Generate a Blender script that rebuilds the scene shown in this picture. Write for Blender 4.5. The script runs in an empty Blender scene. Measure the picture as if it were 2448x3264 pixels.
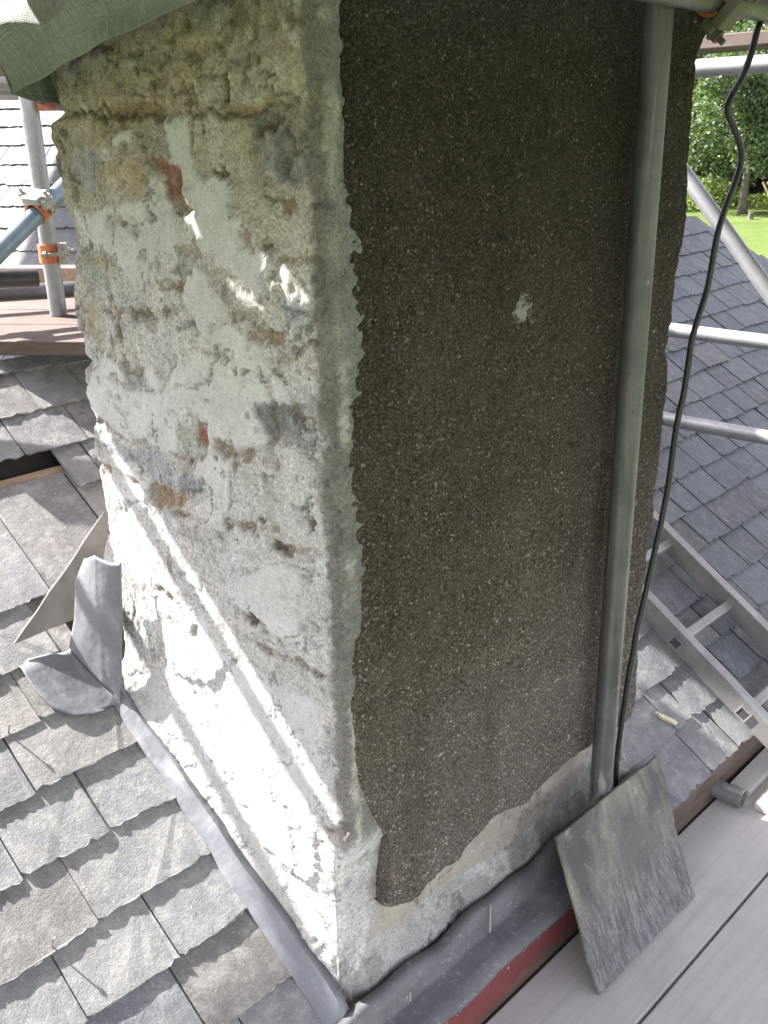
import bpy, bmesh, math, random
import numpy as np
from mathutils import Vector, Matrix
random.seed(7)
scene = bpy.context.scene
COL = scene.collection

# ------------------------------------------------------------------ camera
cam_d = bpy.data.cameras.new("camera")
cam_d.sensor_fit = 'VERTICAL'
cam_d.sensor_height = 36.0
cam_d.sensor_width = 27.0
cam_d.lens = 34.30
cam_d.clip_start = 0.05
cam_d.clip_end = 900.0
cam = bpy.data.objects.new("camera", cam_d)
COL.objects.link(cam)
RIGHT = Vector((0.7028, -0.7111, -0.0196)); DOWN = Vector((-0.2743, -0.2454, -0.9298)); FWD = Vector((0.6563, 0.6589, -0.3675))
m = Matrix.Identity(4)
for i in range(3):
    m[i][0] = RIGHT[i]; m[i][1] = -DOWN[i]; m[i][2] = -FWD[i]
CAM = Vector((-0.8694, -1.0106, 1.4526))
m[0][3], m[1][3], m[2][3] = CAM
cam.matrix_world = m
scene.camera = cam

# ------------------------------------------------------------------ light
SUN = Vector((-0.34, 1.0, 0.88)).normalized()          # towards the sun
world = bpy.data.worlds.new("World"); scene.world = world
world.use_nodes = True
wn = world.node_tree
sky = wn.nodes.new("ShaderNodeTexSky")
sky.sky_type = 'NISHITA'; sky.sun_disc = False
sky.sun_elevation = math.asin(SUN.z)
sky.sun_rotation = math.atan2(SUN.x, SUN.y)
sky.air_density = 1.0; sky.dust_density = 2.0; sky.ozone_density = 1.0
bg = wn.nodes["Background"]; bg.inputs["Strength"].default_value = 0.125
hs = wn.nodes.new("ShaderNodeHueSaturation"); hs.inputs["Saturation"].default_value = 0.42    # thin white cloud over the blue
wn.links.new(sky.outputs[0], hs.inputs["Color"]); tn = wn.nodes.new("ShaderNodeMix"); tn.data_type = 'RGBA'; tn.blend_type = 'MULTIPLY'; tn.inputs[0].default_value = 1.0; tn.inputs[7].default_value = (1.06, 0.975, 1.015, 1)
wn.links.new(hs.outputs[0], tn.inputs[6]); wn.links.new(tn.outputs[2], bg.inputs[0])
sun_d = bpy.data.lights.new("sun", 'SUN'); sun_d.energy = 5.0; sun_d.angle = math.radians(0.7); sun_d.color = (1.0, 0.955, 0.91)
sun = bpy.data.objects.new("sun", sun_d); COL.objects.link(sun)
sun.rotation_euler = SUN.to_track_quat('Z', 'Y').to_euler()
vs = scene.view_settings
vs.view_transform = 'Standard'; vs.look = 'None'; vs.gamma = 1.0; vs.use_curve_mapping = False
vs.exposure = 2.3
scene.cycles.max_bounces = 8; scene.cycles.diffuse_bounces = 5

# ------------------------------------------------------------------ object helpers
def tag(o, label=None, cat=None, group=None, kind=None):
    if label: o["label"] = label
    if cat: o["category"] = cat
    if group: o["group"] = group
    if kind: o["kind"] = kind
    return o

def thing(name, loc, label, cat, group=None):
    o = bpy.data.objects.new(name, None); COL.objects.link(o)
    o.location = loc; o.empty_display_size = 0.1
    return tag(o, label, cat, group)

def mesh_obj(name, verts, faces, mat, parent=None, smooth=False):
    me = bpy.data.meshes.new(name)
    me.from_pydata([tuple(v) for v in verts], [], faces)
    me.update()
    if mat: me.materials.append(mat)
    o = bpy.data.objects.new(name, me); COL.objects.link(o)
    if smooth: me.shade_smooth()
    if parent: adopt(o, parent)
    return o

def adopt(o, parent):
    o.parent = parent
    o.matrix_parent_inverse = Matrix.Translation(-parent.location)
    return o

class MB:
    """collects shapes in world coordinates, builds one mesh"""
    def __init__(s): s.v = []; s.f = []
    def add(s, v, f):
        k = len(s.v); s.v += [Vector(a) for a in v]; s.f += [tuple(i + k for i in q) for q in f]
    def box(s, o, ax, ay, az):
        """o corner, three edge vectors"""
        o, ax, ay, az = Vector(o), Vector(ax), Vector(ay), Vector(az)
        p = [o, o + ax, o + ax + ay, o + ay]; p += [q + az for q in p]
        f = [(3, 2, 1, 0), (4, 5, 6, 7), (0, 1, 5, 4), (1, 2, 6, 5), (2, 3, 7, 6), (3, 0, 4, 7)]
        if ax.cross(ay).dot(az) < 0: f = [q[::-1] for q in f]
        s.add(p, f)
    def tube(s, p0, p1, r, n=24, hollow=True, r2=None):
        p0, p1 = Vector(p0), Vector(p1); d = (p1 - p0).normalized()
        a = d.orthogonal().normalized(); b = d.cross(a); r2 = r2 or r
        ring = lambda c, q: [c + (a * math.cos(t) + b * math.sin(t)) * q for t in [2 * math.pi * i / n for i in range(n)]]
        if hollow:
            ri = r - 0.004
            v = ring(p0, r) + ring(p1, r) + ring(p1, ri) + ring(p1 - d * 0.06, ri) + ring(p0, ri) + ring(p0 + d * 0.06, ri)
            f = []
            for i in range(n):
                j = (i + 1) % n
                f += [(i, j, n + j, n + i), (n + i, n + j, 2 * n + j, 2 * n + i), (2 * n + i, 2 * n + j, 3 * n + j, 3 * n + i),
                      (j, i, 4 * n + i, 4 * n + j), (4 * n + j, 4 * n + i, 5 * n + i, 5 * n + j)]
            f += [tuple(range(3 * n, 4 * n)), tuple(reversed(range(5 * n, 6 * n)))]
        else:
            v = ring(p0, r) + ring(p1, r2)
            f = [(i, (i + 1) % n, n + (i + 1) % n, n + i) for i in range(n)]
            f += [tuple(reversed(range(n))), tuple(range(n, 2 * n))]
        s.add(v, f)
    def sweep(s, pts, r, n=10):
        pts = [Vector(p) for p in pts]; k0 = len(s.v); up = None
        for i, p in enumerate(pts):
            d = (pts[min(i + 1, len(pts) - 1)] - pts[max(i - 1, 0)]).normalized()
            if up is None: up = d.orthogonal().normalized()
            up = (up - d * up.dot(d)).normalized(); b = d.cross(up)
            rr = r[i] if isinstance(r, (list, tuple)) else r
            s.v += [p + (up * math.cos(t) + b * math.sin(t)) * rr for t in [2 * math.pi * q / n for q in range(n)]]
        for i in range(len(pts) - 1):
            for q in range(n):
                w = (q + 1) % n
                s.f.append((k0 + i * n + q, k0 + i * n + w, k0 + (i + 1) * n + w, k0 + (i + 1) * n + q))
        s.f.append(tuple(reversed(range(k0, k0 + n))))
        e = k0 + (len(pts) - 1) * n; s.f.append(tuple(range(e, e + n)))
    def prism(s, poly, off):
        """closed polygon (3-D points) extruded by off"""
        n = len(poly); off = Vector(off); p = [Vector(q) for q in poly]
        v = p + [q + off for q in p]
        nrm = Vector((0, 0, 0))
        for i in range(n): nrm += p[i].cross(p[(i + 1) % n])
        fl = nrm.dot(off) > 0
        f = [tuple(reversed(range(n))), tuple(range(n, 2 * n))] + [(i, (i + 1) % n, n + (i + 1) % n, n + i) for i in range(n)]
        if not fl: f = [q[::-1] for q in f]
        s.add(v, f)
    def build(s, name, mat, parent=None, smooth=False, bevel=0, seg=2, auto=None):
        o = mesh_obj(name, s.v, s.f, mat, parent, smooth)
        if bevel:
            b = o.modifiers.new("bevel", 'BEVEL'); b.width = bevel; b.segments = seg; b.limit_method = 'ANGLE'; b.angle_limit = math.radians(40)
        if auto: auto_smooth(o, auto)
        return o

def auto_smooth(o, deg=40):
    me = o.data
    me.shade_smooth()
    bm = bmesh.new(); bm.from_mesh(me)
    lim = math.radians(deg)
    for e in bm.edges:
        if len(e.link_faces) == 2 and e.calc_face_angle(0) > lim: e.smooth = False
    bm.to_mesh(me); bm.free()

# ------------------------------------------------------------------ noise in numpy
def _h(ix, iy, seed):
    n = (ix.astype(np.int64) * 374761393 + iy.astype(np.int64) * 668265263 + seed * 974634541) & 0xFFFFFFFF
    n = ((n ^ (n >> 13)) * 1274126177) & 0xFFFFFFFF
    n = n ^ (n >> 16)
    return (n & 0xFFFFFF) / float(0xFFFFFF)

def vnoise(x, y, seed=0):
    ix = np.floor(x); iy = np.floor(y); fx = x - ix; fy = y - iy
    fx = fx * fx * (3 - 2 * fx); fy = fy * fy * (3 - 2 * fy)
    a = _h(ix, iy, seed); b = _h(ix + 1, iy, seed); c = _h(ix, iy + 1, seed); d = _h(ix + 1, iy + 1, seed)
    return (a * (1 - fx) + b * fx) * (1 - fy) + (c * (1 - fx) + d * fx) * fy

def fbm(x, y, scale, octv=4, seed=0, gain=0.5):
    t = np.zeros_like(x); a = 1.0; s = 0.0; f = 1.0 / scale
    for k in range(octv):
        t += a * (vnoise(x * f + 17.3 * k, y * f - 9.1 * k, seed + k) - 0.5); s += a; a *= gain; f *= 2.03
    return t / s * 2.0            # about -1..1

def sstep(a, b, x):
    t = np.clip((x - a) / (b - a), 0, 1); return t * t * (3 - 2 * t)

def poly_sd(px, py, poly):
    """signed distance, positive inside"""
    d = np.full(px.shape, 1e9); ins = np.zeros(px.shape, bool)
    n = len(poly)
    for i in range(n):
        ax, ay = poly[i]; bx, by = poly[(i + 1) % n]
        ex, ey = bx - ax, by - ay
        t = np.clip(((px - ax) * ex + (py - ay) * ey) / (ex * ex + ey * ey + 1e-12), 0, 1)
        d = np.minimum(d, np.hypot(px - ax - t * ex, py - ay - t * ey))
        c = ((ay > py) != (by > py))
        with np.errstate(divide='ignore', invalid='ignore'):
            xi = (bx - ax) * (py - ay) / ((by - ay) if by != ay else 1e-12) + ax
        ins ^= c & (px < xi)
    return np.where(ins, d, -d)

def grid_mesh(name, P, keep, mat, parent=None, colour=None, attrs=None):
    """P (rows, cols, 3) world points; keep (rows-1, cols-1) mask"""
    R, Cn = P.shape[:2]
    idx = np.arange(R * Cn).reshape(R, Cn)
    q = np.stack([idx[:-1, :-1], idx[:-1, 1:], idx[1:, 1:], idx[1:, :-1]], -1)[keep]
    used = np.unique(q); remap = np.full(R * Cn, -1); remap[used] = np.arange(len(used))
    q = remap[q]; V = P.reshape(-1, 3)[used]
    me = bpy.data.meshes.new(name)
    me.vertices.add(len(V)); me.vertices.foreach_set("co", V.astype(np.float32).ravel())
    me.loops.add(q.size); me.loops.foreach_set("vertex_index", q.astype(np.int32).ravel())
    me.polygons.add(len(q)); me.polygons.foreach_set("loop_start", np.arange(0, q.size, 4, dtype=np.int32))
    me.polygons.foreach_set("loop_total", np.full(len(q), 4, np.int32))
    me.update(calc_edges=True)
    if colour is not None:
        a = me.color_attributes.new("albedo", 'FLOAT_COLOR', 'POINT')
        c = np.ones((len(V), 4), np.float32); c[:, :3] = colour.reshape(-1, 3)[used]
        a.data.foreach_set("color", c.ravel())
    for k, v in (attrs or {}).items():
        a = me.attributes.new(k, 'FLOAT', 'POINT'); a.data.foreach_set("value", v.reshape(-1)[used].astype(np.float32))
    me.shade_smooth(); me.materials.append(mat)
    o = bpy.data.objects.new(name, me); COL.objects.link(o)
    if parent: adopt(o, parent)
    return o

# ------------------------------------------------------------------ materials
class NT:
    def __init__(s, name):
        s.m = bpy.data.materials.new(name); s.m.use_nodes = True
        s.t = s.m.node_tree; s.p = s.t.nodes["Principled BSDF"]; s.out = s.t.nodes["Material Output"]
    def n(s, typ, props=None, **ins):
        nd = s.t.nodes.new("ShaderNode" + typ)
        for k, v in (props or {}).items(): setattr(nd, k, v)
        for k, v in ins.items(): s.set(nd, k, v)
        return nd
    def set(s, nd, key, v):
        key = key.replace("_", " ")
        sock = nd.inputs[int(key[1:])] if key[0] == "i" and key[1:].isdigit() else nd.inputs[key]
        if isinstance(v, bpy.types.NodeSocket): s.t.links.new(v, sock)
        elif isinstance(v, bpy.types.Node): s.t.links.new(v.outputs[0], sock)
        elif isinstance(v, (tuple, list)) and len(v) == 3 and sock.type == 'RGBA': sock.default_value = (*v, 1)
        else: sock.default_value = v
    def coord(s, which="Object"): return s.n("TexCoord").outputs[which]
    def noise(s, vec, scale, detail=4, rough=0.55, dist=0.0):
        return s.n("TexNoise", Vector=vec, Scale=scale, Detail=detail, Roughness=rough, Distortion=dist).outputs["Fac"]
    def mapr(s, v, a, b, c=0.0, d=1.0):
        return s.n("MapRange", i0=v, i1=a, i2=b, i3=c, i4=d).outputs[0]
    def ramp(s, v, *stops):
        r = s.n("ValToRGB", Fac=v); e = r.color_ramp.elements
        while len(e) < len(stops): e.new(0.5)
        for q, (p, c) in zip(e, stops): q.position = p; q.color = (*c, 1) if len(c) == 3 else c
        return r.outputs[0]
    def mix(s, f, a, b, mode='MIX'):
        nd = s.n("Mix", dict(data_type='RGBA', blend_type=mode), i0=f, i6=a, i7=b)
        return nd.outputs[2]
    def mul(s, a, b): return s.n("Math", dict(operation='MULTIPLY'), i0=a, i1=b).outputs[0]
    def addv(s, a, b): return s.n("Math", dict(operation='ADD'), i0=a, i1=b).outputs[0]
    def bump(s, h, strength=0.5, dist=0.003, nrm=None):
        b = s.n("Bump", Height=h, Strength=strength, Distance=dist)
        if nrm is not None: s.set(b, "Normal", nrm)
        return b.outputs[0]
    def scale(s, vec, sc): return s.n("Mapping", Vector=vec, Scale=sc).outputs[0]
    def fin(s, colour=None, rough=None, normal=None, metal=None, spec=None):
        if colour is not None: s.set(s.p, "Base Color", colour)
        if rough is not None: s.set(s.p, "Roughness", rough)
        if normal is not None: s.set(s.p, "Normal", normal)
        if metal is not None: s.set(s.p, "Metallic", metal)
        if spec is not None: s.set(s.p, "Specular IOR Level", spec)
        return s.m

def m_stone():
    t = NT("stone_and_lime"); o = t.coord()
    att = t.n("Attribute", dict(attribute_name="albedo")).outputs["Color"]
    sm = t.n("Attribute", dict(attribute_name="smoothness")).outputs["Fac"]
    n1 = t.noise(o, 140, 5, 0.65); n2 = t.noise(o, 420, 3, 0.7); n3 = t.noise(o, 60, 6, 0.7, 1.0)
    n4 = t.noise(o, 240, 4, 0.8)
    v = t.addv(t.mapr(n1, 0.3, 0.7, 0.66, 1.22), t.mapr(n2, 0.3, 0.7, -0.22, 0.22))
    v = t.n("Mix", dict(data_type='FLOAT'), i0=sm, i2=v, i3=t.addv(t.mapr(n3, 0.3, 0.7, 0.86, 1.08), t.mapr(n2, 0.3, 0.7, -0.05, 0.05))).outputs[0]
    sp = t.mapr(n4, 0.66, 0.70, 0.0, t.n("Mix", dict(data_type='FLOAT'), i0=sm, i2=0.75, i3=0.28).outputs[0])
    c = t.n("VectorMath", dict(operation='SCALE'), i0=att, Scale=v).outputs[0]
    vg = t.n("TexVoronoi", dict(feature='F1'), Vector=o, Scale=310.0, Randomness=1.0)
    g_ = t.n("SeparateColor", i0=vg.outputs["Color"]).outputs[0]
    ga = t.n("Mix", dict(data_type='FLOAT'), i0=sm, i2=0.26, i3=0.09).outputs[0]
    gm = t.addv(1.0, t.mul(ga, t.mapr(g_, 0, 1, -1.0, 0.85)))
    c = t.n("VectorMath", dict(operation='SCALE'), i0=c, Scale=gm).outputs[0]
    c = t.mix(sp, c, (0.13, 0.11, 0.09))
    vp = t.n("TexVoronoi", dict(feature='F1'), Vector=o, Scale=95.0, Randomness=1.0)
    hole = t.mul(t.mapr(vp.outputs["Distance"], 0.16, 0.10), t.mapr(t.n("SeparateColor", i0=vp.outputs["Color"]).outputs[1], 0.55, 0.60))
    c = t.mix(t.mul(hole, t.mapr(sm, 0, 1, 0.85, 0.55)), c, (0.075, 0.063, 0.05))
    pit = t.mapr(n3, 0.31, 0.36, 0.0, 1.0)
    pit = t.n("Math", dict(operation='MAXIMUM'), i0=pit, i1=t.mul(sm, 0.9)).outputs[0]
    c = t.mix(pit, (0.09, 0.075, 0.06), c)
    rs = t.mapr(sm, 0, 1, 1.0, 0.12)
    h = t.addv(t.mul(n3, 1.0), t.addv(t.mul(n1, 0.6), t.mul(n2, 0.3)))
    b = t.n("Bump", Height=t.mul(h, rs), Strength=0.7, Distance=0.005).outputs[0]
    return t.fin(c, 0.95, b, spec=0.15)

SPLAT = (0.421, -0.050, 1.170)     # blob of lime on the dash
def m_pebble():
    t = NT("pebbledash"); o = t.coord()
    w = t.n("TexVoronoi", dict(feature='F1'), Vector=o, Scale=250.0, Randomness=1.0)
    w2 = t.n("TexVoronoi", dict(feature='F1'), Vector=o, Scale=400.0, Randomness=1.0)
    r = t.n("SeparateColor", i0=w.outputs["Color"]); r2 = t.n("SeparateColor", i0=w2.outputs["Color"])
    c = t.ramp(r.outputs[0], (0.0, (0.040, 0.034, 0.027)), (0.35, (0.086, 0.071, 0.056)), (0.62, (0.125, 0.104, 0.081)),
               (0.88, (0.17, 0.142, 0.11)), (0.94, (0.25, 0.22, 0.18)), (1.0, (0.42, 0.39, 0.35)))
    c2 = t.ramp(r2.outputs[0], (0.0, (0.05, 0.043, 0.035)), (0.7, (0.115, 0.096, 0.077)), (1.0, (0.21, 0.182, 0.148)))
    sel = t.mapr(t.noise(o, 60, 2), 0.42, 0.58)
    c = t.mix(sel, c, c2)
    edge = t.mapr(w.outputs["Distance"], 0.35, 0.75, 1.0, 0.35)
    c = t.mix(1.0, c, t.n("CombineColor", i0=edge, i1=edge, i2=edge).outputs[0], 'MULTIPLY')
    big = t.noise(o, 3.2, 4, 0.6)
    c = t.mix(t.mapr(big, 0.42, 0.62, 0.0, 0.45), c, t.mix(1.0, c, (0.64, 0.68, 0.60), 'MULTIPLY'))
    dust = t.mapr(t.noise(o, 9.0, 5, 0.65), 0.45, 0.75, 0.0, 0.14)
    c = t.mix(dust, c, (0.20, 0.185, 0.175))
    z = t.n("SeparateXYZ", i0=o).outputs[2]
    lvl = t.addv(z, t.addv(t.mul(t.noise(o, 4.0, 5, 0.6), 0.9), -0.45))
    c = t.mix(t.mapr(lvl, 0.72, 1.5, 0.0, 0.74), c, t.mix(1.0, c, (0.29, 0.30, 0.265), 'MULTIPLY'))  # darker higher up: stain and the boards' shade both put into the colour
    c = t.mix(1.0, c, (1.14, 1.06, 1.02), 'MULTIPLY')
    c = t.mix(t.mapr(lvl, 0.90, -0.05, 0.0, 1.0), c, t.mix(1.0, c, (1.92, 1.97, 2.2), 'MULTIPLY'))  # paler towards the foot: light falloff and mortar dust put into the colour
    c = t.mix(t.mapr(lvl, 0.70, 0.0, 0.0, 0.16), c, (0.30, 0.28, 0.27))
    st = t.noise(t.scale(o, (9, 9, 0.8)), 1.0, 5, 0.65)
    c = t.mix(t.mapr(st, 0.52, 0.70, 0.0, 0.5), c, t.mix(1.0, c, (0.55, 0.57, 0.50), 'MULTIPLY'))
    wob = t.addv(t.noise(o, 55, 4, 0.8), -0.5)
    dsp = t.n("VectorMath", dict(operation='DISTANCE'), i0=o, i1=SPLAT).outputs["Value"]
    c = t.mix(t.mapr(t.addv(dsp, t.mul(wob, 0.10)), 0.023, 0.012, 0, 0.8), c, (0.42, 0.41, 0.39))
    h = t.addv(t.mapr(w.outputs["Distance"], 0.0, 0.7, 1.0, 0.0), t.mul(t.mapr(w2.outputs["Distance"], 0.0, 0.7, 1.0, 0.0), 0.5))
    return t.fin(c, 0.85, t.bump(h, 1.0, 0.004), spec=0.25)

def m_slate(name="slate", tone=1.0, lichen=1.0):
    t = NT(name); o = t.coord()
    rnd = t.n("Attribute", dict(attribute_name="rnd")).outputs["Fac"]
    off = t.n("VectorMath", dict(operation='ADD'), i0=o, i1=t.n("CombineXYZ", X=t.mul(rnd, 31.0), Y=t.mul(rnd, 17.0), Z=0.0)).outputs[0]
    c = t.ramp(rnd, (0.0, (0.18*tone, 0.168*tone, 0.158*tone)), (0.3, (0.20*tone, 0.20*tone, 0.215*tone)), (0.55, (0.235*tone, 0.235*tone, 0.232*tone)),
               (0.8, (0.165*tone, 0.170*tone, 0.190*tone)), (0.93, (0.235*tone, 0.235*tone, 0.235*tone)), (1.0, (0.24*tone, 0.215*tone, 0.195*tone)))
    a = t.noise(off, 9, 6, 0.65, 0.6)
    c = t.mix(t.mapr(a, 0.35, 0.7, 0.0, 0.75), c, t.mix(1.0, c, (1.45, 1.45, 1.42), 'MULTIPLY'))
    lines = t.noise(t.scale(off, (26, 7, 7)), 1.0, 5, 0.65)
    c = t.mix(t.mapr(lines, 0.5, 0.75, 0.0, 0.45), c, t.mix(1.0, c, (0.62, 0.62, 0.64), 'MULTIPLY'))
    gr = t.mapr(t.noise(o, 330, 3, 0.8), 0.3, 0.7, 0.74, 1.28)
    c = t.n('VectorMath', dict(operation='SCALE'), i0=c, Scale=gr).outputs[0]
    rust = t.mapr(t.noise(off, 5.5, 5, 0.6, 1.0), 0.66, 0.72, 0.0, 0.5)
    c = t.mix(rust, c, (0.17, 0.105, 0.075))
    dust = t.mapr(t.noise(o, 26, 6, 0.75), 0.47, 0.66, 0.0, 0.6 * lichen)
    c = t.mix(dust, c, (0.37, 0.37, 0.345))
    spk = t.mapr(t.noise(o, 160, 3, 0.6), 0.62, 0.7, 0.0, 0.5 * lichen)
    c = t.mix(spk, c, (0.46, 0.46, 0.43))
    drk = t.mapr(t.noise(o, 75, 4, 0.7), 0.66, 0.74, 0.0, 0.6)
    c = t.mix(drk, c, (0.06, 0.055, 0.05))
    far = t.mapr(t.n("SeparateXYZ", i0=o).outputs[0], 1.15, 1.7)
    c = t.mix(far, c, t.mix(1.0, c, (0.52, 0.56, 0.595), 'MULTIPLY'))  # slates right of the stack darkened, their deep shade put into the colour
    h = t.addv(t.mul(t.noise(off, 24, 7, 0.72, 0.3), 1.0), t.addv(t.mul(t.noise(o, 260, 4, 0.75), 0.35), t.mul(lines, 0.3)))
    return t.fin(c, t.mapr(a, 0.3, 0.7, 0.5, 0.75), t.bump(h, 0.75, 0.0035), spec=0.4)

def m_bigslate():
    t = NT("leaning_slate"); o = t.coord()
    st = t.noise(t.scale(o, (75, 10, 10)), 1.0, 6, 0.72, 0.5); fl = t.noise(t.scale(o, (170, 30, 30)), 1.0, 4, 0.7)
    big = t.noise(t.scale(o, (9, 4, 4)), 1.0, 4, 0.6); z = t.n("SeparateXYZ", i0=o).outputs[2]
    low = t.ramp(st, (0.28, (0.060, 0.061, 0.062)), (0.5, (0.145, 0.143, 0.142)), (0.72, (0.275, 0.27, 0.27)))
    low = t.mix(t.mapr(fl, 0.54, 0.66, 0, 0.6), low, (0.36, 0.352, 0.35))
    low = t.mix(t.mapr(fl, 0.46, 0.36, 0, 0.6), low, (0.045, 0.045, 0.045))
    hi = t.mix(t.mapr(big, 0.40, 0.60), (0.075, 0.073, 0.072), (0.265, 0.26, 0.205))
    hi = t.mix(t.mapr(st, 0.58, 0.72, 0, 0.5), hi, (0.33, 0.325, 0.29))
    lvl = t.addv(z, t.addv(t.mul(big, 0.16), t.mul(st, 0.10)))
    c = t.mix(t.mapr(lvl, 0.03, 0.13), low, hi)
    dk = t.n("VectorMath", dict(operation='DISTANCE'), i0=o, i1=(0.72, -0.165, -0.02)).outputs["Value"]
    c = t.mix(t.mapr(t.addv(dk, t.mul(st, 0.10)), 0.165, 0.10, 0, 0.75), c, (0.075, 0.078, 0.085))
    fs = t.noise(o, 210, 4, 0.8); md = t.noise(o, 26, 6, 0.75)
    c = t.mix(t.mapr(md, 0.58, 0.70, 0, 0.55), c, (0.33, 0.325, 0.32))
    c = t.n('VectorMath', dict(operation='SCALE'), i0=c, Scale=t.mapr(fs, 0.3, 0.7, 0.72, 1.28)).outputs[0]
    return t.fin(c, 0.55, t.bump(t.addv(st, t.addv(t.mul(fl, 0.5), t.mul(fs, 0.3))), 0.6, 0.004), spec=0.4)

def m_lead():
    t = NT("lead_sheet"); o = t.coord()
    a = t.noise(o, 7, 5, 0.6, 0.5); b = t.noise(t.scale(o, (30, 8, 8)), 1.0, 4)
    c = t.ramp(a, (0.3, (0.15, 0.156, 0.175)), (0.6, (0.215, 0.222, 0.245)), (0.8, (0.29, 0.295, 0.315)))
    c = t.mix(t.mapr(b, 0.52, 0.70, 0, 0.8), c, (0.34, 0.345, 0.365))
    c = t.mix(t.mapr(t.noise(o, 120, 4, 0.7), 0.62, 0.7, 0, 0.6), c, (0.38, 0.38, 0.37))
    return t.fin(c, t.mapr(a, 0.3, 0.7, 0.36, 0.6), t.bump(t.addv(t.noise(o, 16, 3), t.mul(b, 0.4)), 0.35, 0.01), metal=0.25)

def m_apron():
    t = NT("old_lead"); o = t.coord()
    a = t.noise(o, 8, 6, 0.65, 0.4)
    c = t.ramp(a, (0.3, (0.10, 0.101, 0.108)), (0.6, (0.16, 0.161, 0.17)), (0.8, (0.235, 0.232, 0.235)))
    c = t.mix(t.mapr(t.noise(o, 70, 5, 0.75), 0.57, 0.68, 0, 0.75), c, (0.34, 0.33, 0.32))
    return t.fin(c, 0.6, t.bump(t.noise(o, 60, 5, 0.7), 0.4, 0.004), metal=0.15)

def m_steel(name, lo, hi, rough=0.45, metal=0.55, streak=1.0, splash=False):
    t = NT(name); o = t.coord()
    a = t.noise(o, 14, 5, 0.6); b = t.noise(o, 90, 4, 0.7)
    c = t.mix(t.mapr(a, 0.3, 0.7), lo, hi)
    c = t.mix(t.mapr(b, 0.6, 0.7, 0, 0.55), c, tuple(0.55 * x for x in lo))
    c = t.mix(t.mapr(t.noise(o, 33, 5, 0.7), 0.66, 0.72, 0, 0.6 * streak), c, (0.45, 0.44, 0.42))
    if splash:                                   # mortar splashes near the foot, long scratches above
        z = t.n("SeparateXYZ", i0=o).outputs[2]
        k = t.addv(t.mul(t.noise(t.scale(o, (26, 26, 9)), 1.0, 5, 0.7), 0.9), t.mapr(z, 0.42, 0.0, -0.28, 0.16))
        c = t.mix(t.mapr(k, 0.50, 0.56, 0, 0.75), c, (0.36, 0.36, 0.35))
        c = t.mix(t.mapr(t.noise(t.scale(o, (120, 120, 2.5)), 1.0, 3), 0.58, 0.7, 0, 0.45), c, tuple(1.7 * x for x in hi))
        c = t.mix(t.mapr(t.noise(t.scale(o, (40, 40, 5)), 1.0, 4), 0.56, 0.7, 0, 0.55), c, tuple(0.5 * x for x in lo))
    return t.fin(c, t.mapr(b, 0.3, 0.7, rough - 0.07, rough + 0.12), t.bump(b, 0.15, 0.002), metal=metal)

def m_wood(name, lo, hi, axis=(1, 1, 1), grey=0.0, dirt=0.4):
    t = NT(name); o = t.coord()
    g = t.noise(t.scale(o, axis), 1.0, 5, 0.6, 1.2); b = t.noise(o, 5, 5, 0.6)
    c = t.mix(t.mapr(g, 0.3, 0.7), lo, hi)
    c = t.mix(t.mapr(b, 0.45, 0.7, 0, dirt), c, tuple(0.6 * x for x in lo))
    c = t.mix(t.mapr(t.noise(o, 45, 5, 0.75), 0.64, 0.7, 0, 0.5), c, (0.08, 0.06, 0.05))
    return t.fin(c, 0.75, t.bump(g, 0.35, 0.002), spec=0.3)

def m_deck():
    t = NT("dusty_board"); o = t.coord()
    a = t.noise(o, 3.2, 6, 0.6); b = t.noise(o, 240, 3, 0.7); d = t.noise(t.scale(o, (3, 60, 60)), 1.0, 4)
    c = t.mix(t.mapr(a, 0.3, 0.7), (0.54, 0.52, 0.487), (0.65, 0.625, 0.588))
    c = t.mix(t.mapr(d, 0.45, 0.75, 0, 0.40), c, (0.38, 0.355, 0.325))
    c = t.mix(t.mapr(b, 0.35, 0.7, 0, 0.18), c, (0.36, 0.35, 0.34))
    c = t.mix(t.mapr(t.noise(o, 30, 6, 0.8), 0.68, 0.74, 0, 0.6), c, (0.16, 0.15, 0.14))
    c = t.mix(t.mapr(t.noise(o, 7, 6, 0.75), 0.52, 0.72, 0, 0.45), c, (0.42, 0.40, 0.375))
    return t.fin(c, 0.9, t.bump(b, 0.15, 0.001), spec=0.2)

def m_fascia():
    t = NT("red_fascia_paint"); o = t.coord(); sep = t.n("SeparateXYZ", i0=o)
    n = t.noise(t.scale(o, (14, 14, 30)), 1.0, 5, 0.65)
    c = t.mix(t.mapr(t.noise(o, 20, 4), 0.3, 0.7), (0.15, 0.036, 0.032), (0.19, 0.05, 0.044))
    red_to_bare = t.addv(t.addv(sep.outputs[2], t.mul(n, 0.08)), t.mapr(sep.outputs[0], 0.75, 0.95, 0.0, -0.2))
    wood = t.mix(t.mapr(t.noise(t.scale(o, (9, 60, 60)), 1.0, 5), 0.3, 0.7), (0.075, 0.05, 0.038), (0.15, 0.11, 0.085))
    c = t.mix(t.mapr(red_to_bare, -0.150, -0.128), wood, c)
    return t.fin(c, 0.6, t.bump(n, 0.2, 0.002))

def m_plain(name, c, rough=0.6, metal=0.0, var=0.25, sc=40):
    t = NT(name); o = t.coord(); a = t.noise(o, sc, 4, 0.65)
    col = t.mix(t.mapr(a, 0.3, 0.7), tuple(x * (1 - var) for x in c), tuple(min(1, x * (1 + var)) for x in c))
    return t.fin(col, rough, t.bump(a, 0.15, 0.002), metal=metal)

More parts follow.
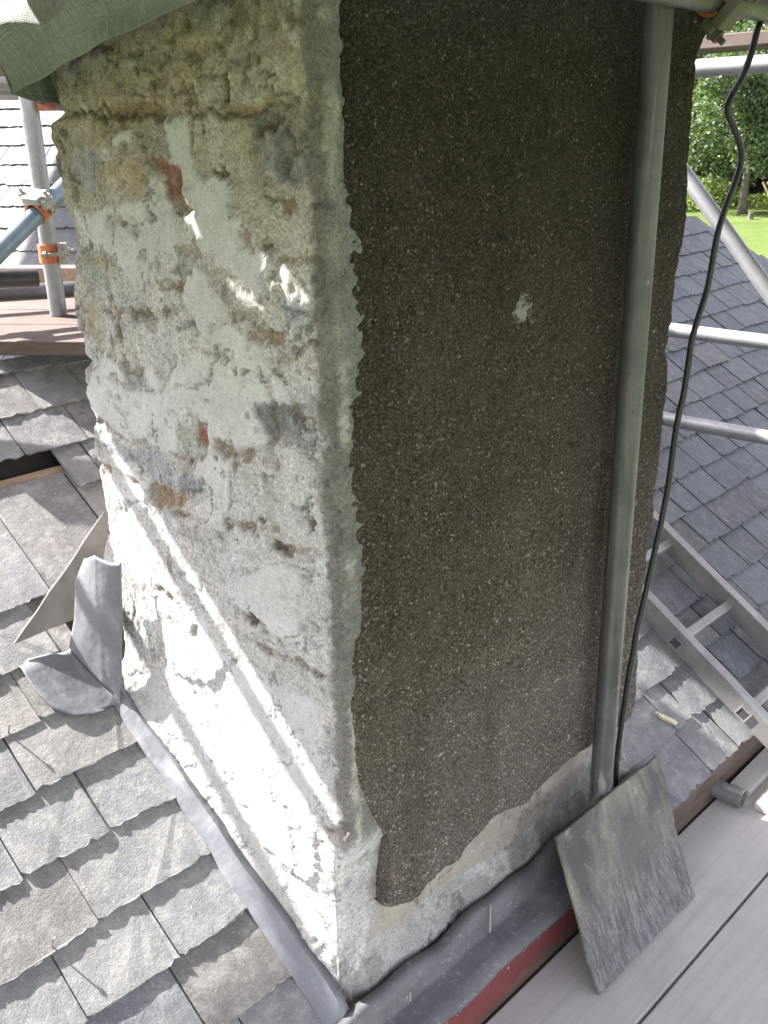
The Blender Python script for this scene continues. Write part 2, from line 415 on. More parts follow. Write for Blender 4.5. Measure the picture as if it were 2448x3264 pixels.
def m_tarp():
    t = NT("woven_sheeting"); uv = t.coord("UV")
    w1 = t.n("TexWave", dict(wave_type='BANDS', bands_direction='X'), Vector=uv, Scale=46.0, Distortion=2.5, Detail=2.0)
    w2 = t.n("TexWave", dict(wave_type='BANDS', bands_direction='Y'), Vector=uv, Scale=46.0, Distortion=2.5, Detail=2.0)
    h = t.addv(w1.outputs["Fac"], w2.outputs["Fac"])
    thr = t.noise(t.scale(uv, (170, 11, 1)), 1.0, 3, 0.6); thr2 = t.noise(t.scale(uv, (11, 170, 1)), 1.0, 3, 0.6)
    c = t.mix(t.mapr(t.noise(uv, 3.0, 4), 0.35, 0.65), (0.27, 0.315, 0.285), (0.37, 0.395, 0.365))
    c = t.mix(t.mapr(thr, 0.5, 0.66, 0, 0.6), c, (0.62, 0.64, 0.58))
    c = t.mix(t.mapr(thr2, 0.5, 0.66, 0, 0.6), c, (0.19, 0.225, 0.19))
    t.fin(c, 0.7, t.bump(h, 0.5, 0.002), spec=0.3)
    tr = t.n("BsdfTranslucent", Color=t.mix(1.0, c, (0.5, 0.75, 0.5), 'MULTIPLY'))
    mx = t.n("MixShader", i0=0.32, i1=t.p.outputs[0], i2=tr.outputs[0])
    t.t.links.new(mx.outputs[0], t.out.inputs[0])
    return t.m

def m_leaf(name, a, b):
    t = NT(name)
    rnd = t.n("Attribute", dict(attribute_name="rnd")).outputs["Fac"]
    c = t.mix(rnd, a, b)
    t.fin(c, 0.42, spec=0.5)
    tr = t.n("BsdfTranslucent", Color=t.mix(1.0, c, (1.1, 1.3, 0.5), 'MULTIPLY'))
    mx = t.n("MixShader", i0=0.35, i1=t.p.outputs[0], i2=tr.outputs[0])
    t.t.links.new(mx.outputs[0], t.out.inputs[0])
    return t.m

def m_grass():
    t = NT("mown_grass"); o = t.coord()
    a = t.noise(o, 0.12, 6, 0.65); b = t.noise(o, 2.2, 5, 0.75)
    c = t.mix(t.mapr(a, 0.35, 0.65), (0.075, 0.11, 0.028), (0.115, 0.155, 0.045))
    c = t.mix(t.mapr(b, 0.4, 0.7, 0, 0.6), c, (0.05, 0.075, 0.02))
    return t.fin(c, 0.9, t.bump(b, 0.6, 0.15), spec=0.1)

M = {}
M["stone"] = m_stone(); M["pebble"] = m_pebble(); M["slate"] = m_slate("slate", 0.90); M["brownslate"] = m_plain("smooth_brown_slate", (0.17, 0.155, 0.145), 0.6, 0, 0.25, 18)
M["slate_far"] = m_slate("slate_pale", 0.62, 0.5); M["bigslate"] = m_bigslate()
M["lead"] = m_lead(); M["apron"] = m_apron()
M["pole"] = m_steel("weathered_galvanised", (0.092, 0.093, 0.092), (0.142, 0.143, 0.141), 0.42, 0.45)
M["upright"] = m_steel("splashed_upright", (0.090, 0.088, 0.092), (0.148, 0.146, 0.150), 0.42, 0.4, 1.0, True)
M["tube"] = m_steel("galvanised", (0.26, 0.268, 0.28), (0.36, 0.368, 0.38), 0.42, 0.5)
M["tube_teal"] = m_steel("bluish_painted_tube", (0.15, 0.22, 0.25), (0.22, 0.29, 0.32), 0.4, 0.3)
M["tube_dark"] = m_plain("black_painted_tube", (0.06, 0.055, 0.065), 0.4)
M["alu"] = m_steel("aluminium", (0.25, 0.243, 0.235), (0.35, 0.343, 0.335), 0.40, 0.45)
M["coupler"] = m_steel("coupler_steel", (0.28, 0.27, 0.24), (0.42, 0.41, 0.37), 0.5, 0.4)
M["coupler_shaded"] = m_steel("shaded_coupler_steel", (0.09, 0.082, 0.07), (0.15, 0.135, 0.115), 0.6, 0.3)  # darker copy of the coupler steel, overhead shade put into the colour
M["orange"] = m_plain("orange_paint", (0.50, 0.15, 0.055), 0.55, 0, 0.4, 60)
M["rusty"] = m_plain("rust_red_paint", (0.30, 0.09, 0.05), 0.6, 0, 0.5, 60)
M["board"] = m_wood("pinkish_scaffold_board", (0.09, 0.066, 0.056), (0.145, 0.112, 0.097), (14, 14, 60))
M["timber"] = m_wood("sawn_timber", (0.30, 0.21, 0.135), (0.44, 0.33, 0.235), (10, 50, 50))
M["oldboard"] = m_wood("grey_scaffold_board", (0.15, 0.115, 0.09), (0.24, 0.19, 0.155), (6, 60, 60))
M["deck"] = m_deck(); M["fascia"] = m_fascia()
M["rubber"] = m_plain("black_rubber", (0.022, 0.022, 0.025), 0.45)
M["felt"] = m_plain("dark_felt", (0.045, 0.038, 0.034), 0.9)
M["tarp"] = m_tarp()
M["pale_wood"] = m_plain("split_pale_wood", (0.70, 0.64, 0.42), 0.7, 0, 0.15)
M["debris"] = m_plain("mortar_crumb", (0.50, 0.49, 0.46), 0.9)
M["wall"] = m_plain("rendered_wall", (0.38, 0.36, 0.33), 0.9, 0, 0.15, 6)
M["bark"] = m_plain("bark", (0.11, 0.095, 0.075), 0.9, 0, 0.4, 5)
M["leaf_a"] = m_leaf("leaf_green", (0.045, 0.075, 0.032), (0.11, 0.155, 0.07))
M["leaf_b"] = m_leaf("leaf_pale", (0.06, 0.095, 0.045), (0.15, 0.19, 0.095))
M["bracken"] = m_leaf("bramble", (0.12, 0.18, 0.03), (0.22, 0.28, 0.06))
M["grass"] = m_grass()
M["nail"] = m_plain("nail_steel", (0.35, 0.33, 0.31), 0.4, 0.7)

# ------------------------------------------------------------------ outlines measured on the stack (metres along the face, height)
DATA = {'polys': [
('K',[(-0.086,1.47),(-0.02,1.473),(0.048,1.472),(0.047,1.397),(-0.009,1.38),(-0.07,1.395),(-0.097,1.442)]),
('T',[(-0.605,1.545),(-0.461,1.548),(-0.286,1.542),(-0.136,1.527),(-0.142,1.486),(-0.297,1.48),(-0.473,1.495),(-0.609,1.487)]),
('S',[(-0.128,1.529),(0.032,1.542),(0.036,1.498),(-0.001,1.484),(-0.133,1.488)]),
('T',[(-0.626,1.473),(-0.478,1.476),(-0.381,1.469),(-0.386,1.444),(-0.461,1.428),(-0.619,1.428)]),
('S',[(-0.223,1.468),(-0.094,1.47),(-0.094,1.395),(-0.08,1.375),(-0.126,1.369),(-0.153,1.394),(-0.233,1.403)]),
('D',[(-0.597,1.484),(-0.505,1.483),(-0.411,1.477),(-0.298,1.474),(-0.3,1.465),(-0.412,1.47),(-0.507,1.475),(-0.599,1.477)]),
('O',[(-0.456,1.497),(-0.305,1.488),(-0.298,1.475),(-0.411,1.477),(-0.46,1.482)]),
('D',[(-0.24,1.477),(-0.143,1.473),(-0.054,1.478),(-0.012,1.484),(-0.005,1.48),(-0.055,1.47),(-0.144,1.468),(-0.241,1.471)]),
('O',[(-0.133,1.484),(-0.038,1.484),(-0.047,1.474),(-0.135,1.474)]),
('D',[(-0.14,1.528),(-0.128,1.529),(-0.131,1.488),(-0.142,1.486)]),
('T',[(-0.336,1.587),(-0.038,1.566),(-0.047,1.547),(-0.113,1.548),(-0.227,1.558),(-0.301,1.561),(-0.393,1.56),(-0.412,1.569)]),
('B',[(-0.56,1.548),(-0.514,1.565),(-0.428,1.568),(-0.403,1.562),(-0.43,1.55),(-0.459,1.53),(-0.503,1.538),(-0.537,1.546)]),
('B',[(-0.417,1.548),(-0.383,1.555),(-0.302,1.56),(-0.245,1.558),(-0.225,1.546),(-0.185,1.541),(-0.126,1.547),(-0.054,1.554),(-0.039,1.557),(-0.043,1.549),(-0.092,1.539),(-0.144,1.529),(-0.19,1.537),(-0.221,1.541),(-0.257,1.542),(-0.285,1.547),(-0.344,1.545)]),
('M',[(-0.298,1.472),(-0.241,1.474),(-0.235,1.423),(-0.235,1.392),(-0.19,1.385),(-0.191,1.375),(-0.13,1.358),(-0.155,1.351),(-0.152,1.338),(-0.131,1.292),(-0.232,1.286),(-0.243,1.342),(-0.271,1.362),(-0.268,1.397),(-0.3,1.41)]),
('M',[(-0.447,1.441),(-0.423,1.446),(-0.387,1.45),(-0.388,1.432),(-0.433,1.429)]),
('G',[(-0.562,1.428),(-0.501,1.431),(-0.478,1.405),(-0.523,1.367),(-0.581,1.359),(-0.609,1.395)]),
('T',[(-0.506,1.411),(-0.437,1.409),(-0.351,1.407),(-0.358,1.371),(-0.439,1.349),(-0.505,1.367)]),
('R',[(-0.348,1.423),(-0.309,1.412),(-0.274,1.405),(-0.265,1.368),(-0.272,1.353),(-0.294,1.354),(-0.309,1.383),(-0.337,1.401)]),
('O',[(-0.294,1.356),(-0.269,1.36),(-0.261,1.349),(-0.231,1.344),(-0.247,1.331),(-0.283,1.331),(-0.291,1.345)]),
('M',[(-0.591,1.319),(-0.492,1.344),(-0.415,1.355),(-0.371,1.357),(-0.346,1.393),(-0.314,1.385),(-0.295,1.348),(-0.288,1.302),(-0.307,1.28),(-0.517,1.266),(-0.574,1.288)]),
('D',[(-0.075,1.461),(-0.026,1.467),(-0.025,1.458),(-0.057,1.451),(-0.081,1.44),(-0.093,1.445)]),
('D',[(-0.191,1.411),(-0.174,1.405),(-0.148,1.399),(-0.152,1.391),(-0.179,1.398),(-0.187,1.406)]),
('D',[(-0.035,1.41),(-0.02,1.405),(-0.027,1.391),(-0.036,1.396)]),
('D',[(-0.078,1.373),(-0.065,1.369),(-0.013,1.361),(-0.029,1.354),(-0.045,1.362),(-0.077,1.365)]),
('O',[(-0.037,1.362),(-0.013,1.362),(-0.031,1.346),(-0.043,1.343)]),
('M',[(-0.193,1.393),(-0.179,1.397),(-0.154,1.391),(-0.131,1.364),(-0.166,1.366),(-0.191,1.378)]),
('D',[(0.009,1.367),(0.038,1.367),(0.052,1.433),(0.056,1.365),(0.041,1.358),(0.008,1.36)]),
('M',[(-0.602,1.313),(-0.3,1.327),(-0.291,1.303),(-0.318,1.281),(-0.356,1.278),(-0.385,1.255),(-0.396,1.225),(-0.443,1.218),(-0.484,1.245),(-0.508,1.282),(-0.571,1.298)]),
('M',[(-0.217,1.331),(-0.124,1.335),(-0.088,1.31),(-0.065,1.282),(-0.083,1.255),(-0.101,1.227),(-0.122,1.249),(-0.16,1.265),(-0.195,1.277),(-0.208,1.303)]),
('O',[(-0.297,1.292),(-0.233,1.295),(-0.235,1.28),(-0.273,1.278),(-0.29,1.28)]),
('K',[(-0.29,1.278),(-0.237,1.279),(-0.242,1.258),(-0.269,1.246),(-0.289,1.232),(-0.304,1.251)]),
('T',[(-0.607,1.25),(-0.514,1.258),(-0.484,1.246),(-0.497,1.238),(-0.6,1.233)]),
('O',[(-0.365,1.229),(-0.326,1.231),(-0.277,1.235),(-0.286,1.224),(-0.328,1.222),(-0.352,1.221)]),
('O',[(-0.062,1.292),(-0.018,1.293),(0.03,1.299),(0.03,1.292),(-0.018,1.286),(-0.061,1.284)]),
('T',[(-0.603,1.177),(-0.536,1.189),(-0.544,1.132),(-0.568,1.105),(-0.615,1.108)]),
('K',[(-0.453,1.172),(-0.404,1.183),(-0.408,1.16),(-0.447,1.15)]),
('K',[(-0.324,1.164),(-0.289,1.177),(-0.253,1.173),(-0.259,1.161),(-0.301,1.156)]),
('D',[(0.021,1.29),(0.036,1.289),(0.041,1.257),(0.027,1.247),(0.021,1.26)]),
('O',[(0.037,1.265),(0.047,1.253),(0.042,1.222),(0.034,1.221)]),
('M',[(-0.259,1.252),(-0.239,1.264),(-0.205,1.237),(-0.183,1.211),(-0.158,1.179),(-0.103,1.166),(-0.091,1.135),(-0.051,1.117),(-0.05,1.078),(-0.406,1.014),(-0.371,1.062),(-0.321,1.099),(-0.26,1.129),(-0.246,1.158),(-0.253,1.173),(-0.284,1.206),(-0.279,1.235)]),
('G',[(-0.056,1.229),(-0.026,1.232),(-0.011,1.206),(-0.04,1.193),(-0.053,1.211)]),
('O',[(-0.131,1.167),(-0.113,1.183),(-0.041,1.189),(-0.042,1.174),(-0.084,1.17),(-0.119,1.164)]),
('D',[(-0.117,1.187),(-0.086,1.188),(-0.041,1.187),(-0.086,1.183)]),
('D',[(-0.005,1.184),(0.016,1.181),(0.043,1.178),(0.008,1.167),(-0.001,1.174)]),
('M',[(-0.549,1.086),(-0.506,1.074),(-0.487,1.062),(-0.517,1.026),(-0.588,0.995),(-0.635,1.003),(-0.603,1.056)]),
('M',[(-0.42,1.098),(-0.398,1.081),(-0.376,1.062),(-0.389,1.048),(-0.424,1.054)]),
('O',[(-0.479,1.075),(-0.434,1.082),(-0.431,1.07),(-0.47,1.063)]),
('G',[(-0.488,1.059),(-0.437,1.067),(-0.425,1.048),(-0.493,1.034)]),
('M',[(-0.637,1.012),(-0.502,1.035),(-0.403,1.045),(-0.367,1.045),(-0.25,1.093),(-0.052,1.123),(-0.072,1.075),(-0.129,1.062),(-0.105,1.019),(-0.119,1),(-0.193,0.987),(-0.209,0.926),(-0.22,0.84),(-0.278,0.836),(-0.314,0.858),(-0.26,0.89),(-0.302,0.934),(-0.257,0.979),(-0.247,1.015),(-0.316,1.028),(-0.343,0.982),(-0.353,0.953),(-0.396,0.941),(-0.504,0.947),(-0.575,0.942)]),
('K',[(-0.137,1.063),(-0.116,1.075),(-0.045,1.082),(0.019,1.099),(0.034,1.065),(0.032,1.029),(-0.031,1.018),(-0.097,1.02),(-0.119,1.037)]),
('P',[(-0.193,0.984),(-0.097,1.015),(-0.027,1.017),(0.032,1.024),(0.035,0.964),(0.031,0.883),(-0.023,0.867),(-0.071,0.865),(-0.104,0.864),(-0.209,0.855)]),
('G',[(-0.628,0.925),(-0.538,0.923),(-0.373,0.927),(-0.304,0.921),(-0.279,0.891),(-0.351,0.873),(-0.421,0.866),(-0.487,0.892),(-0.592,0.895)]),
('M',[(-0.62,0.879),(-0.518,0.878),(-0.459,0.866),(-0.475,0.809),(-0.529,0.802),(-0.602,0.825)]),
('E',[(-0.343,0.985),(-0.311,0.997),(-0.257,1.01),(-0.267,0.977),(-0.279,0.96),(-0.32,0.945),(-0.337,0.962)]),
('R',[(-0.291,1.004),(-0.256,1.016),(-0.266,0.98),(-0.286,0.973)]),
('O',[(-0.378,0.941),(-0.338,0.953),(-0.319,0.95),(-0.295,0.947),(-0.341,0.934)]),
('O',[(-0.454,0.861),(-0.421,0.862),(-0.352,0.867),(-0.311,0.871),(-0.334,0.857),(-0.435,0.817),(-0.46,0.833)]),
('D',[(-0.345,0.879),(-0.304,0.885),(-0.305,0.878),(-0.336,0.874)]),
('D',[(-0.144,0.883),(-0.114,0.89),(-0.119,0.881),(-0.145,0.877)]),
('D',[(-0.096,0.863),(-0.075,0.862),(-0.063,0.86),(-0.073,0.838),(-0.094,0.835),(-0.106,0.843)]),
('O',[(-0.067,0.859),(-0.027,0.863),(0.015,0.867),(-0.024,0.853),(-0.069,0.837)]),
('D',[(-0.027,0.916),(-0.008,0.921),(-0.013,0.898),(-0.025,0.897)]),
('D',[(-0.042,0.925),(-0.017,0.951),(-0.007,0.953),(-0.035,0.922)]),
('O',[(0.037,1.137),(0.045,1.139),(0.046,1.091),(0.047,1.043),(0.036,1.04)]),
('O',[(0.033,0.989),(0.039,0.97),(0.042,0.926),(0.041,0.875),(0.03,0.872)]),
('P',[(-0.21,0.849),(-0.104,0.861),(-0.116,0.822),(-0.161,0.809),(-0.215,0.811)]),
('M',[(-0.261,0.706),(-0.197,0.765),(-0.104,0.812),(-0.038,0.824),(-0.039,0.757),(-0.051,0.698),(-0.083,0.677),(-0.125,0.683),(-0.159,0.703),(-0.205,0.699)]),
('D',[(-0.204,0.688),(-0.159,0.703),(-0.151,0.689),(-0.183,0.684)]),
('P',[(-0.245,0.682),(-0.198,0.679),(-0.134,0.683),(-0.083,0.674),(-0.015,0.694),(0.023,0.672),(0.012,0.619),(-0.018,0.59),(-0.125,0.586),(-0.187,0.607),(-0.231,0.637)]),
('P',[(-0.034,0.823),(0.017,0.836),(0.01,0.727),(-0.039,0.706)]),
('K',[(0.029,0.848),(0.062,0.847),(0.053,0.743),(0.026,0.736),(0.022,0.795)]),
('M',[(-0.249,0.576),(-0.19,0.586),(-0.125,0.586),(-0.018,0.59),(-0.013,0.537),(-0.024,0.435),(-0.272,0.306),(-0.253,0.462)]),
('M',[(-0.468,0.545),(-0.331,0.642),(-0.249,0.576),(-0.331,0.5),(-0.427,0.483)]),
('P',[(-0.012,0.554),(0.058,0.602),(0.068,0.483),(-0.02,0.437)]),
('D',[(-0.022,0.649),(0.002,0.658),(-0.006,0.648),(-0.021,0.644)]),
('M',[(-0.29,0.367),(-0.078,0.471),(-0.021,0.459),(-0.036,0.39),(-0.049,0.355),(-0.045,0.258),(-0.067,0.195),(-0.129,0.198),(-0.197,0.207),(-0.264,0.255)]),
('P',[(-0.023,0.482),(0.03,0.523),(0.054,0.505),(0.038,0.44),(0.022,0.373),(-0.039,0.35),(-0.04,0.382),(-0.004,0.434)]),
('O',[(-0.012,0.354),(0.036,0.389),(0.048,0.377),(0.021,0.348),(-0.005,0.346)]),
('M',[(-0.184,0.095),(-0.123,0.084),(-0.065,0.067),(-0.015,0.058),(-0.003,0.022),(-0.026,-0.008),(-0.097,0.035),(-0.159,0.073)])],
'base': [
('B',[(-0.011,0.076),(0.08,0.085),(0.139,0.07),(0.212,0.052),(0.256,0.064),(0.313,0.074),(0.383,0.087),(0.469,0.113),(0.602,0.101),(0.761,0.095),(0.78,0.065),(0.677,0.038),(0.524,0.03),(0.427,0.035),(0.348,0.047),(0.212,0.066),(0.119,0.071),(0.031,0.071)]),
('B',[(0.044,-0.068),(0.136,-0.083),(0.211,-0.067),(0.326,-0.051),(0.399,-0.046),(0.483,-0.082),(0.4,-0.103),(0.291,-0.106),(0.2,-0.108),(0.082,-0.128),(0.043,-0.096)]),
('M',[(0.212,0.061),(0.348,0.037),(0.474,-0.025),(0.411,-0.044),(0.326,-0.041),(0.256,-0.036),(0.137,-0.008),(0.078,0.036)])],
'bound': {
'pl':[(0.037,1.595),(0.039,1.544),(0.041,1.491),(0.041,1.436),(0.038,1.379),(0.039,1.332),(0.043,1.308),(0.036,1.26),(0.035,1.197),(0.041,1.131),(0.034,1.042),(0.028,0.958),(0.029,0.899),(0.042,0.865),(0.052,0.815),(0.045,0.764),(0.028,0.717),(0.021,0.665),(0.017,0.61),(0.023,0.56),(0.022,0.507),(0.031,0.451),(0.046,0.417),(0.057,0.376),(0.075,0.335),(0.092,0.301),(0.099,0.256),(0.093,0.211),(0.085,0.15)],
'pb':[(0.085,0.15),(0.124,0.137),(0.165,0.122),(0.191,0.137),(0.227,0.143),(0.282,0.14),(0.293,0.156),(0.338,0.159),(0.379,0.176),(0.421,0.17),(0.491,0.151),(0.568,0.167),(0.61,0.173),(0.68,0.173),(0.746,0.171),(0.892,0.163)],
'pr':[(0.973,1.654),(0.961,1.602),(0.943,1.576),(0.928,1.552),(0.93,1.528),(0.927,1.48),(0.93,1.439),(0.934,1.399),(0.929,1.377),(0.941,1.353),(0.948,1.278),(0.939,1.261),(0.933,1.215),(0.926,1.167),(0.922,1.119),(0.921,1.084),(0.913,1.02),(0.927,0.966),(0.93,0.926),(0.916,0.895),(0.922,0.874),(0.924,0.798),(0.917,0.723),(0.92,0.664),(0.904,0.625),(0.905,0.512),(0.891,0.401),(0.903,0.348),(0.9,0.293),(0.906,0.207),(0.897,0.151)],
'left':[(-0.635,1.538),(-0.621,1.53),(-0.612,1.513),(-0.602,1.498),(-0.582,1.483),(-0.634,1.467),(-0.637,1.45),(-0.627,1.435),(-0.618,1.425),(-0.63,1.415),(-0.631,1.385),(-0.626,1.343),(-0.605,1.303),(-0.608,1.26),(-0.616,1.222),(-0.636,1.187),(-0.641,1.147),(-0.634,1.12),(-0.626,1.074),(-0.601,1.067),(-0.637,1.046),(-0.632,1.021),(-0.635,0.996),(-0.618,0.951),(-0.636,0.923),(-0.634,0.886),(-0.634,0.848),(-0.629,0.81),(-0.624,0.759),(-0.628,0.705),(-0.619,0.653),(-0.621,0.583)]}}

# ------------------------------------------------------------------ ground, wood
GZ = -4.8
bm_ = MB(); bm_.add([(-160, -160, GZ), (260, -160, GZ), (260, 260, GZ), (-160, 260, GZ)], [(0, 1, 2, 3)])
tag(bm_.build("lawn", M["grass"]), kind="structure")

# ------------------------------------------------------------------ the slated house
T, Z0 = 0.635, -0.02
CS = 1 / math.sqrt(1 + T * T); SN = T * CS
def rp(x, s, h=0.0): return Vector((x, s * CS - SN * h, Z0 + T * s * CS + CS * h))
def verge(s): return 3.97 + (1.85 - s) * 0.47

def slate_into(V, F, RN, to_world, xa, xb, s, L, rng, h0=0.007, th=0.006, fall=0.051, rag=1.0, cut=None):
    n = 19; k = len(V); w = xb - xa; sk = rng.uniform(-0.004, 0.004); tw = rng.uniform(-0.0012, 0.0012)
    top = []
    ph = rng.uniform(0, 6.28)
    for i in range(n):
        q = i / (n - 1); ds = rng.uniform(-0.0022, 0.0022) * rag + (rng.uniform(0.002, 0.007) * rag if rng.random() < 0.10 else 0) + 0.0012 * rag * math.sin(ph + q * 5.0) + sk * (q - 0.5)
        dx = 0.0
        if i in (0, n - 1): ds += rng.uniform(0.0, 0.007) * rag
        top.append((xa + q * w + dx, s + ds, h0 + rng.uniform(-0.0013, 0.0010) * rag + tw * (q - .5)))
    top += [(xb, s + L * 0.5, h0 - fall * L * 0.5), (xb, s + L, h0 - fall * L), (xa, s + L, h0 - fall * L), (xa, s + L * 0.5, h0 - fall * L * 0.5)]
    N = len(top)
    V += [to_world(*p) for p in top]
    V += [to_world(p[0], p[1] + (0.003 if i < n else 0), p[2] - th - (rng.uniform(0, 0.001) if i < n else 0)) for i, p in enumerate(top)]
    F.append(tuple(range(k, k + N))); F.append(tuple(reversed(range(k + N, k + 2 * N))))
    for i in range(N):
        j = (i + 1) % N; F.append((k + j, k + i, k + N + i, k + N + j))
    r = rng.random(); RN += [r] * (2 * N)

def slates_object(name, V, F, RN, mat, parent):
    o = mesh_obj(name, V, F, mat, parent)
    a = o.data.attributes.new("rnd", 'FLOAT', 'POINT'); a.data.foreach_set("value", RN)
    return o

house = thing("house", (1.5, 1.0, GZ), "slate roofed house under the chimney, with a red fascia and a strip of missing slates", "house")
rng = random.Random(11)
V, F, RN = [], [], []
def course(s, x0, x1, joints=(), L=0.29, wmin=0.15, wmax=0.26, gap=0.003):
    """fill x0..x1 with slates; measured joints are kept"""
    js = sorted([j for j in joints if x0 < j < x1]); ends = [x0] + js + [x1]
    for a, b in zip(ends, ends[1:]):
        if b - a < 0.03: continue
        cuts = [a]
        while b - cuts[-1] > wmax * 1.15:
            c = cuts[-1] + rng.uniform(wmin, wmax)
            if b - c < 0.07: c = b - 0.10
            cuts.append(c)
        cuts.append(b)
        for p, q in zip(cuts, cuts[1:]):
            slate_into(V, F, RN, rp, p + rng.uniform(0.0005, gap), q - rng.uniform(0.0005, gap), s + rng.uniform(-0.003, 0.003), L, rng,
                       h0=0.008 + rng.uniform(-0.001, 0.002), th=0.0072)
WL, WR, XL = -0.035, 0.935, -2.4
left = [(-0.175, ()), (-0.045, (-0.18,)), (0.082, (-0.235,)), (0.218, (-0.389, -0.211)), (0.345, (-0.298, -0.49)), (0.478, (-0.369, -0.197)), (0.612, (-0.277, -0.43)),
        (0.742, (-0.33, -0.20)), (0.872, (-0.225,)), (1.005, (-0.20, 0.165)), (1.397, (0.10, 0.269)), (1.53, (0.207, 0.353)), (1.668, (0.317,))]
for s, js in left:
    lim = WL if s < 0.74 else 0.50
    if s < -0.1: lim = -0.13
    if abs(s - 0.742) < .01: lim = -0.045
    if abs(s - 0.872) < .01: lim = -0.092
    L = 0.325 if abs(s - 1.005) < .01 else (0.29 if s < 1.5 else (0.17 if s < 1.6 else 0.055))
    course(s, XL, lim, js, L=L)
course(1.265, 0.168, 0.5, (0.245,), L=0.29)
course(1.135, 0.62, 0.9, (), L=0.29)
right = [(-0.152, (1.17, 1.318)), (-0.02, (1.176, 1.265, 1.518, 1.667)), (0.105, (1.06, 1.18, 1.348, 1.604, 1.71)), (0.226, (1.20, 1.42, 1.505, 1.663, 1.832, 1.987, 2.137)),
         (0.353, (1.50, 1.70, 1.913, 2.066)), (0.48, (1.64, 1.801, 1.95, 2.06)), (0.603, ()), (0.73, ()), (0.853, ()), (0.978, ()), (1.105, ()), (1.23, ()), (1.36, ()), (1.485, ()), (1.612, ()), (1.742, ())]
for s, js in right:
    x0 = WR if s < 0.74 else 0.5
    course(s, x0, verge(s), js, L=min(0.29, 1.88 - s), wmin=0.13, wmax=0.21, gap=0.007)
slates_object("slates", V, F, RN, M["slate"], house)
b = MB()
b.add([rp(XL, -0.14, -0.040), rp(5.0, -0.14, -0.040), rp(3.9, 1.86, -0.040), rp(0.6, 1.86, -0.04), rp(0.6, 1.71, -0.04), rp(XL, 1.71, -0.040)], [(0, 1, 2, 3, 4, 5)])
b.add([rp(XL, 1.71, -0.01), rp(0.6, 1.71, -0.01), (0.6, 2.9, 0.1), (XL, 2.9, 0.1)], [(0, 1, 2, 3)])
b.add([rp(0.6, 1.87, -0.01), rp(3.95, 1.87, -0.01), (3.95, 3.2, 0.1), (0.6, 3.2, 0.1)], [(0, 1, 2, 3)])
b.build("underlay", M["felt"], house)
for s in (1.065, 1.20, 1.343):
    b = MB(); b.box(rp(XL, s - 0.016, -0.038), (4.0 if s < 1.3 else 4.6, 0, 0), rp(0, 0.034, 0) - rp(0, 0, 0), rp(0, 0, 0.022) - rp(0, 0, 0))
    b.build("roof_batten", M["timber"], house)
b = MB(); b.box((XL, -0.123, -0.46), (7.4, 0, 0), (0, 0.022, 0), (0, 0, 0.352)); b.build("fascia", M["fascia"], house, bevel=0.003)
b = MB(); b.box((XL + .1, -0.02, GZ), (6.2, 0, 0), (0, 3.1, 0), (0, 0, 4.72)); b.build("wall", M["wall"], house)
b = MB(); b.sweep([rp(0.62, 1.885, 0.0), rp(3.93, 1.885, 0.0)], 0.03, 12); b.build("ridge_roll", M["apron"], house, smooth=True)

# neighbouring roof beyond the boards
nh = thing("house", (2.5, 4.5, GZ), "neighbouring house roof of pale sunlit slates behind the poles at far left", "house")
c_ = Vector((-0.5, 0.866, 0)); uh = Vector((0.866, 0.5, 0)); pt = math.radians(35)
us = uh * math.cos(pt) + Vector((0, 0, math.sin(pt))); nn = uh * -math.sin(pt) + Vector((0, 0, math.cos(pt)))
P0 = Vector((1.30, 3.75, 0.92))
def rp2(x, s, h=0.0): return P0 + c_ * x + us * s + nn * h
V, F, RN = [], [], []
for i in range(-5, 17):
    s = i * 0.165; x = -1.3 + (i % 2) * 0.13 + rng.uniform(0, .04)
    while x < 3.2:
        w = rng.uniform(0.24, 0.33)
        slate_into(V, F, RN, lambda a, q, h: rp2(-a, q, h), -x - w + 0.002, -x - 0.002, s, 0.36, rng, h0=0.008, th=0.007, fall=0.042, rag=1.6)
        x += w
slates_object("slates", V, F, RN, M["slate_far"], nh)
b = MB(); b.add([rp2(-1.3, -0.9, -0.05), rp2(3.2, -0.9, -0.05), rp2(3.2, 2.9, -0.05), rp2(-1.3, 2.9, -0.05)], [(0, 3, 2, 1)])
b.add([rp2(-1.3, 2.9, -0.05), rp2(3.2, 2.9, -0.05), rp2(3.2, 2.9, -0.05) + Vector((2.4, 1.4, -1.7)), rp2(-1.3, 2.9, -0.05) + Vector((2.4, 1.4, -1.7))], [(0, 3, 2, 1)])
b.build("underlay", M["felt"], nh)
b = MB(); q0 = rp2(-1.25, -0.7, -0.3); b.box((q0.x, q0.y, GZ), c_ * 4.3, uh * 3.8, (0, 0, q0.z - GZ)); b.build("wall", M["wall"], nh)

# ------------------------------------------------------------------ the chimney
CT = {  # albedo, smoothness, relief
    'M': ((0.525, 0.525, 0.53), 0.85, 0.004), 'B': ((0.355, 0.33, 0.28), 0.95, 0.004), 'R': ((0.27, 0.125, 0.095), 0.35, -0.004),
    'O': ((0.30, 0.215, 0.15), 0.25, -0.006), 'D': ((0.135, 0.108, 0.083), 0.2, -0.006), 'G': ((0.33, 0.345, 0.385), 0.35, 0.001),
    'K': ((0.20, 0.205, 0.215), 0.30, -0.002), 'T': ((0.41, 0.345, 0.265), 0.15, 0.001), 'S': ((0.41, 0.385, 0.32), 0.25, 0.002),
    'P': ((0.485, 0.482, 0.476), 0.25, 0.002), 'N': ((0.31, 0.302, 0.285), 0.55, 0.002), 'E': ((0.29, 0.32, 0.28), 0.5, -0.002)}

def smoothstep(a, b, x):
    t = min(1, max(0, (x - a) / (b - a))); return t * t * (3 - 2 * t)

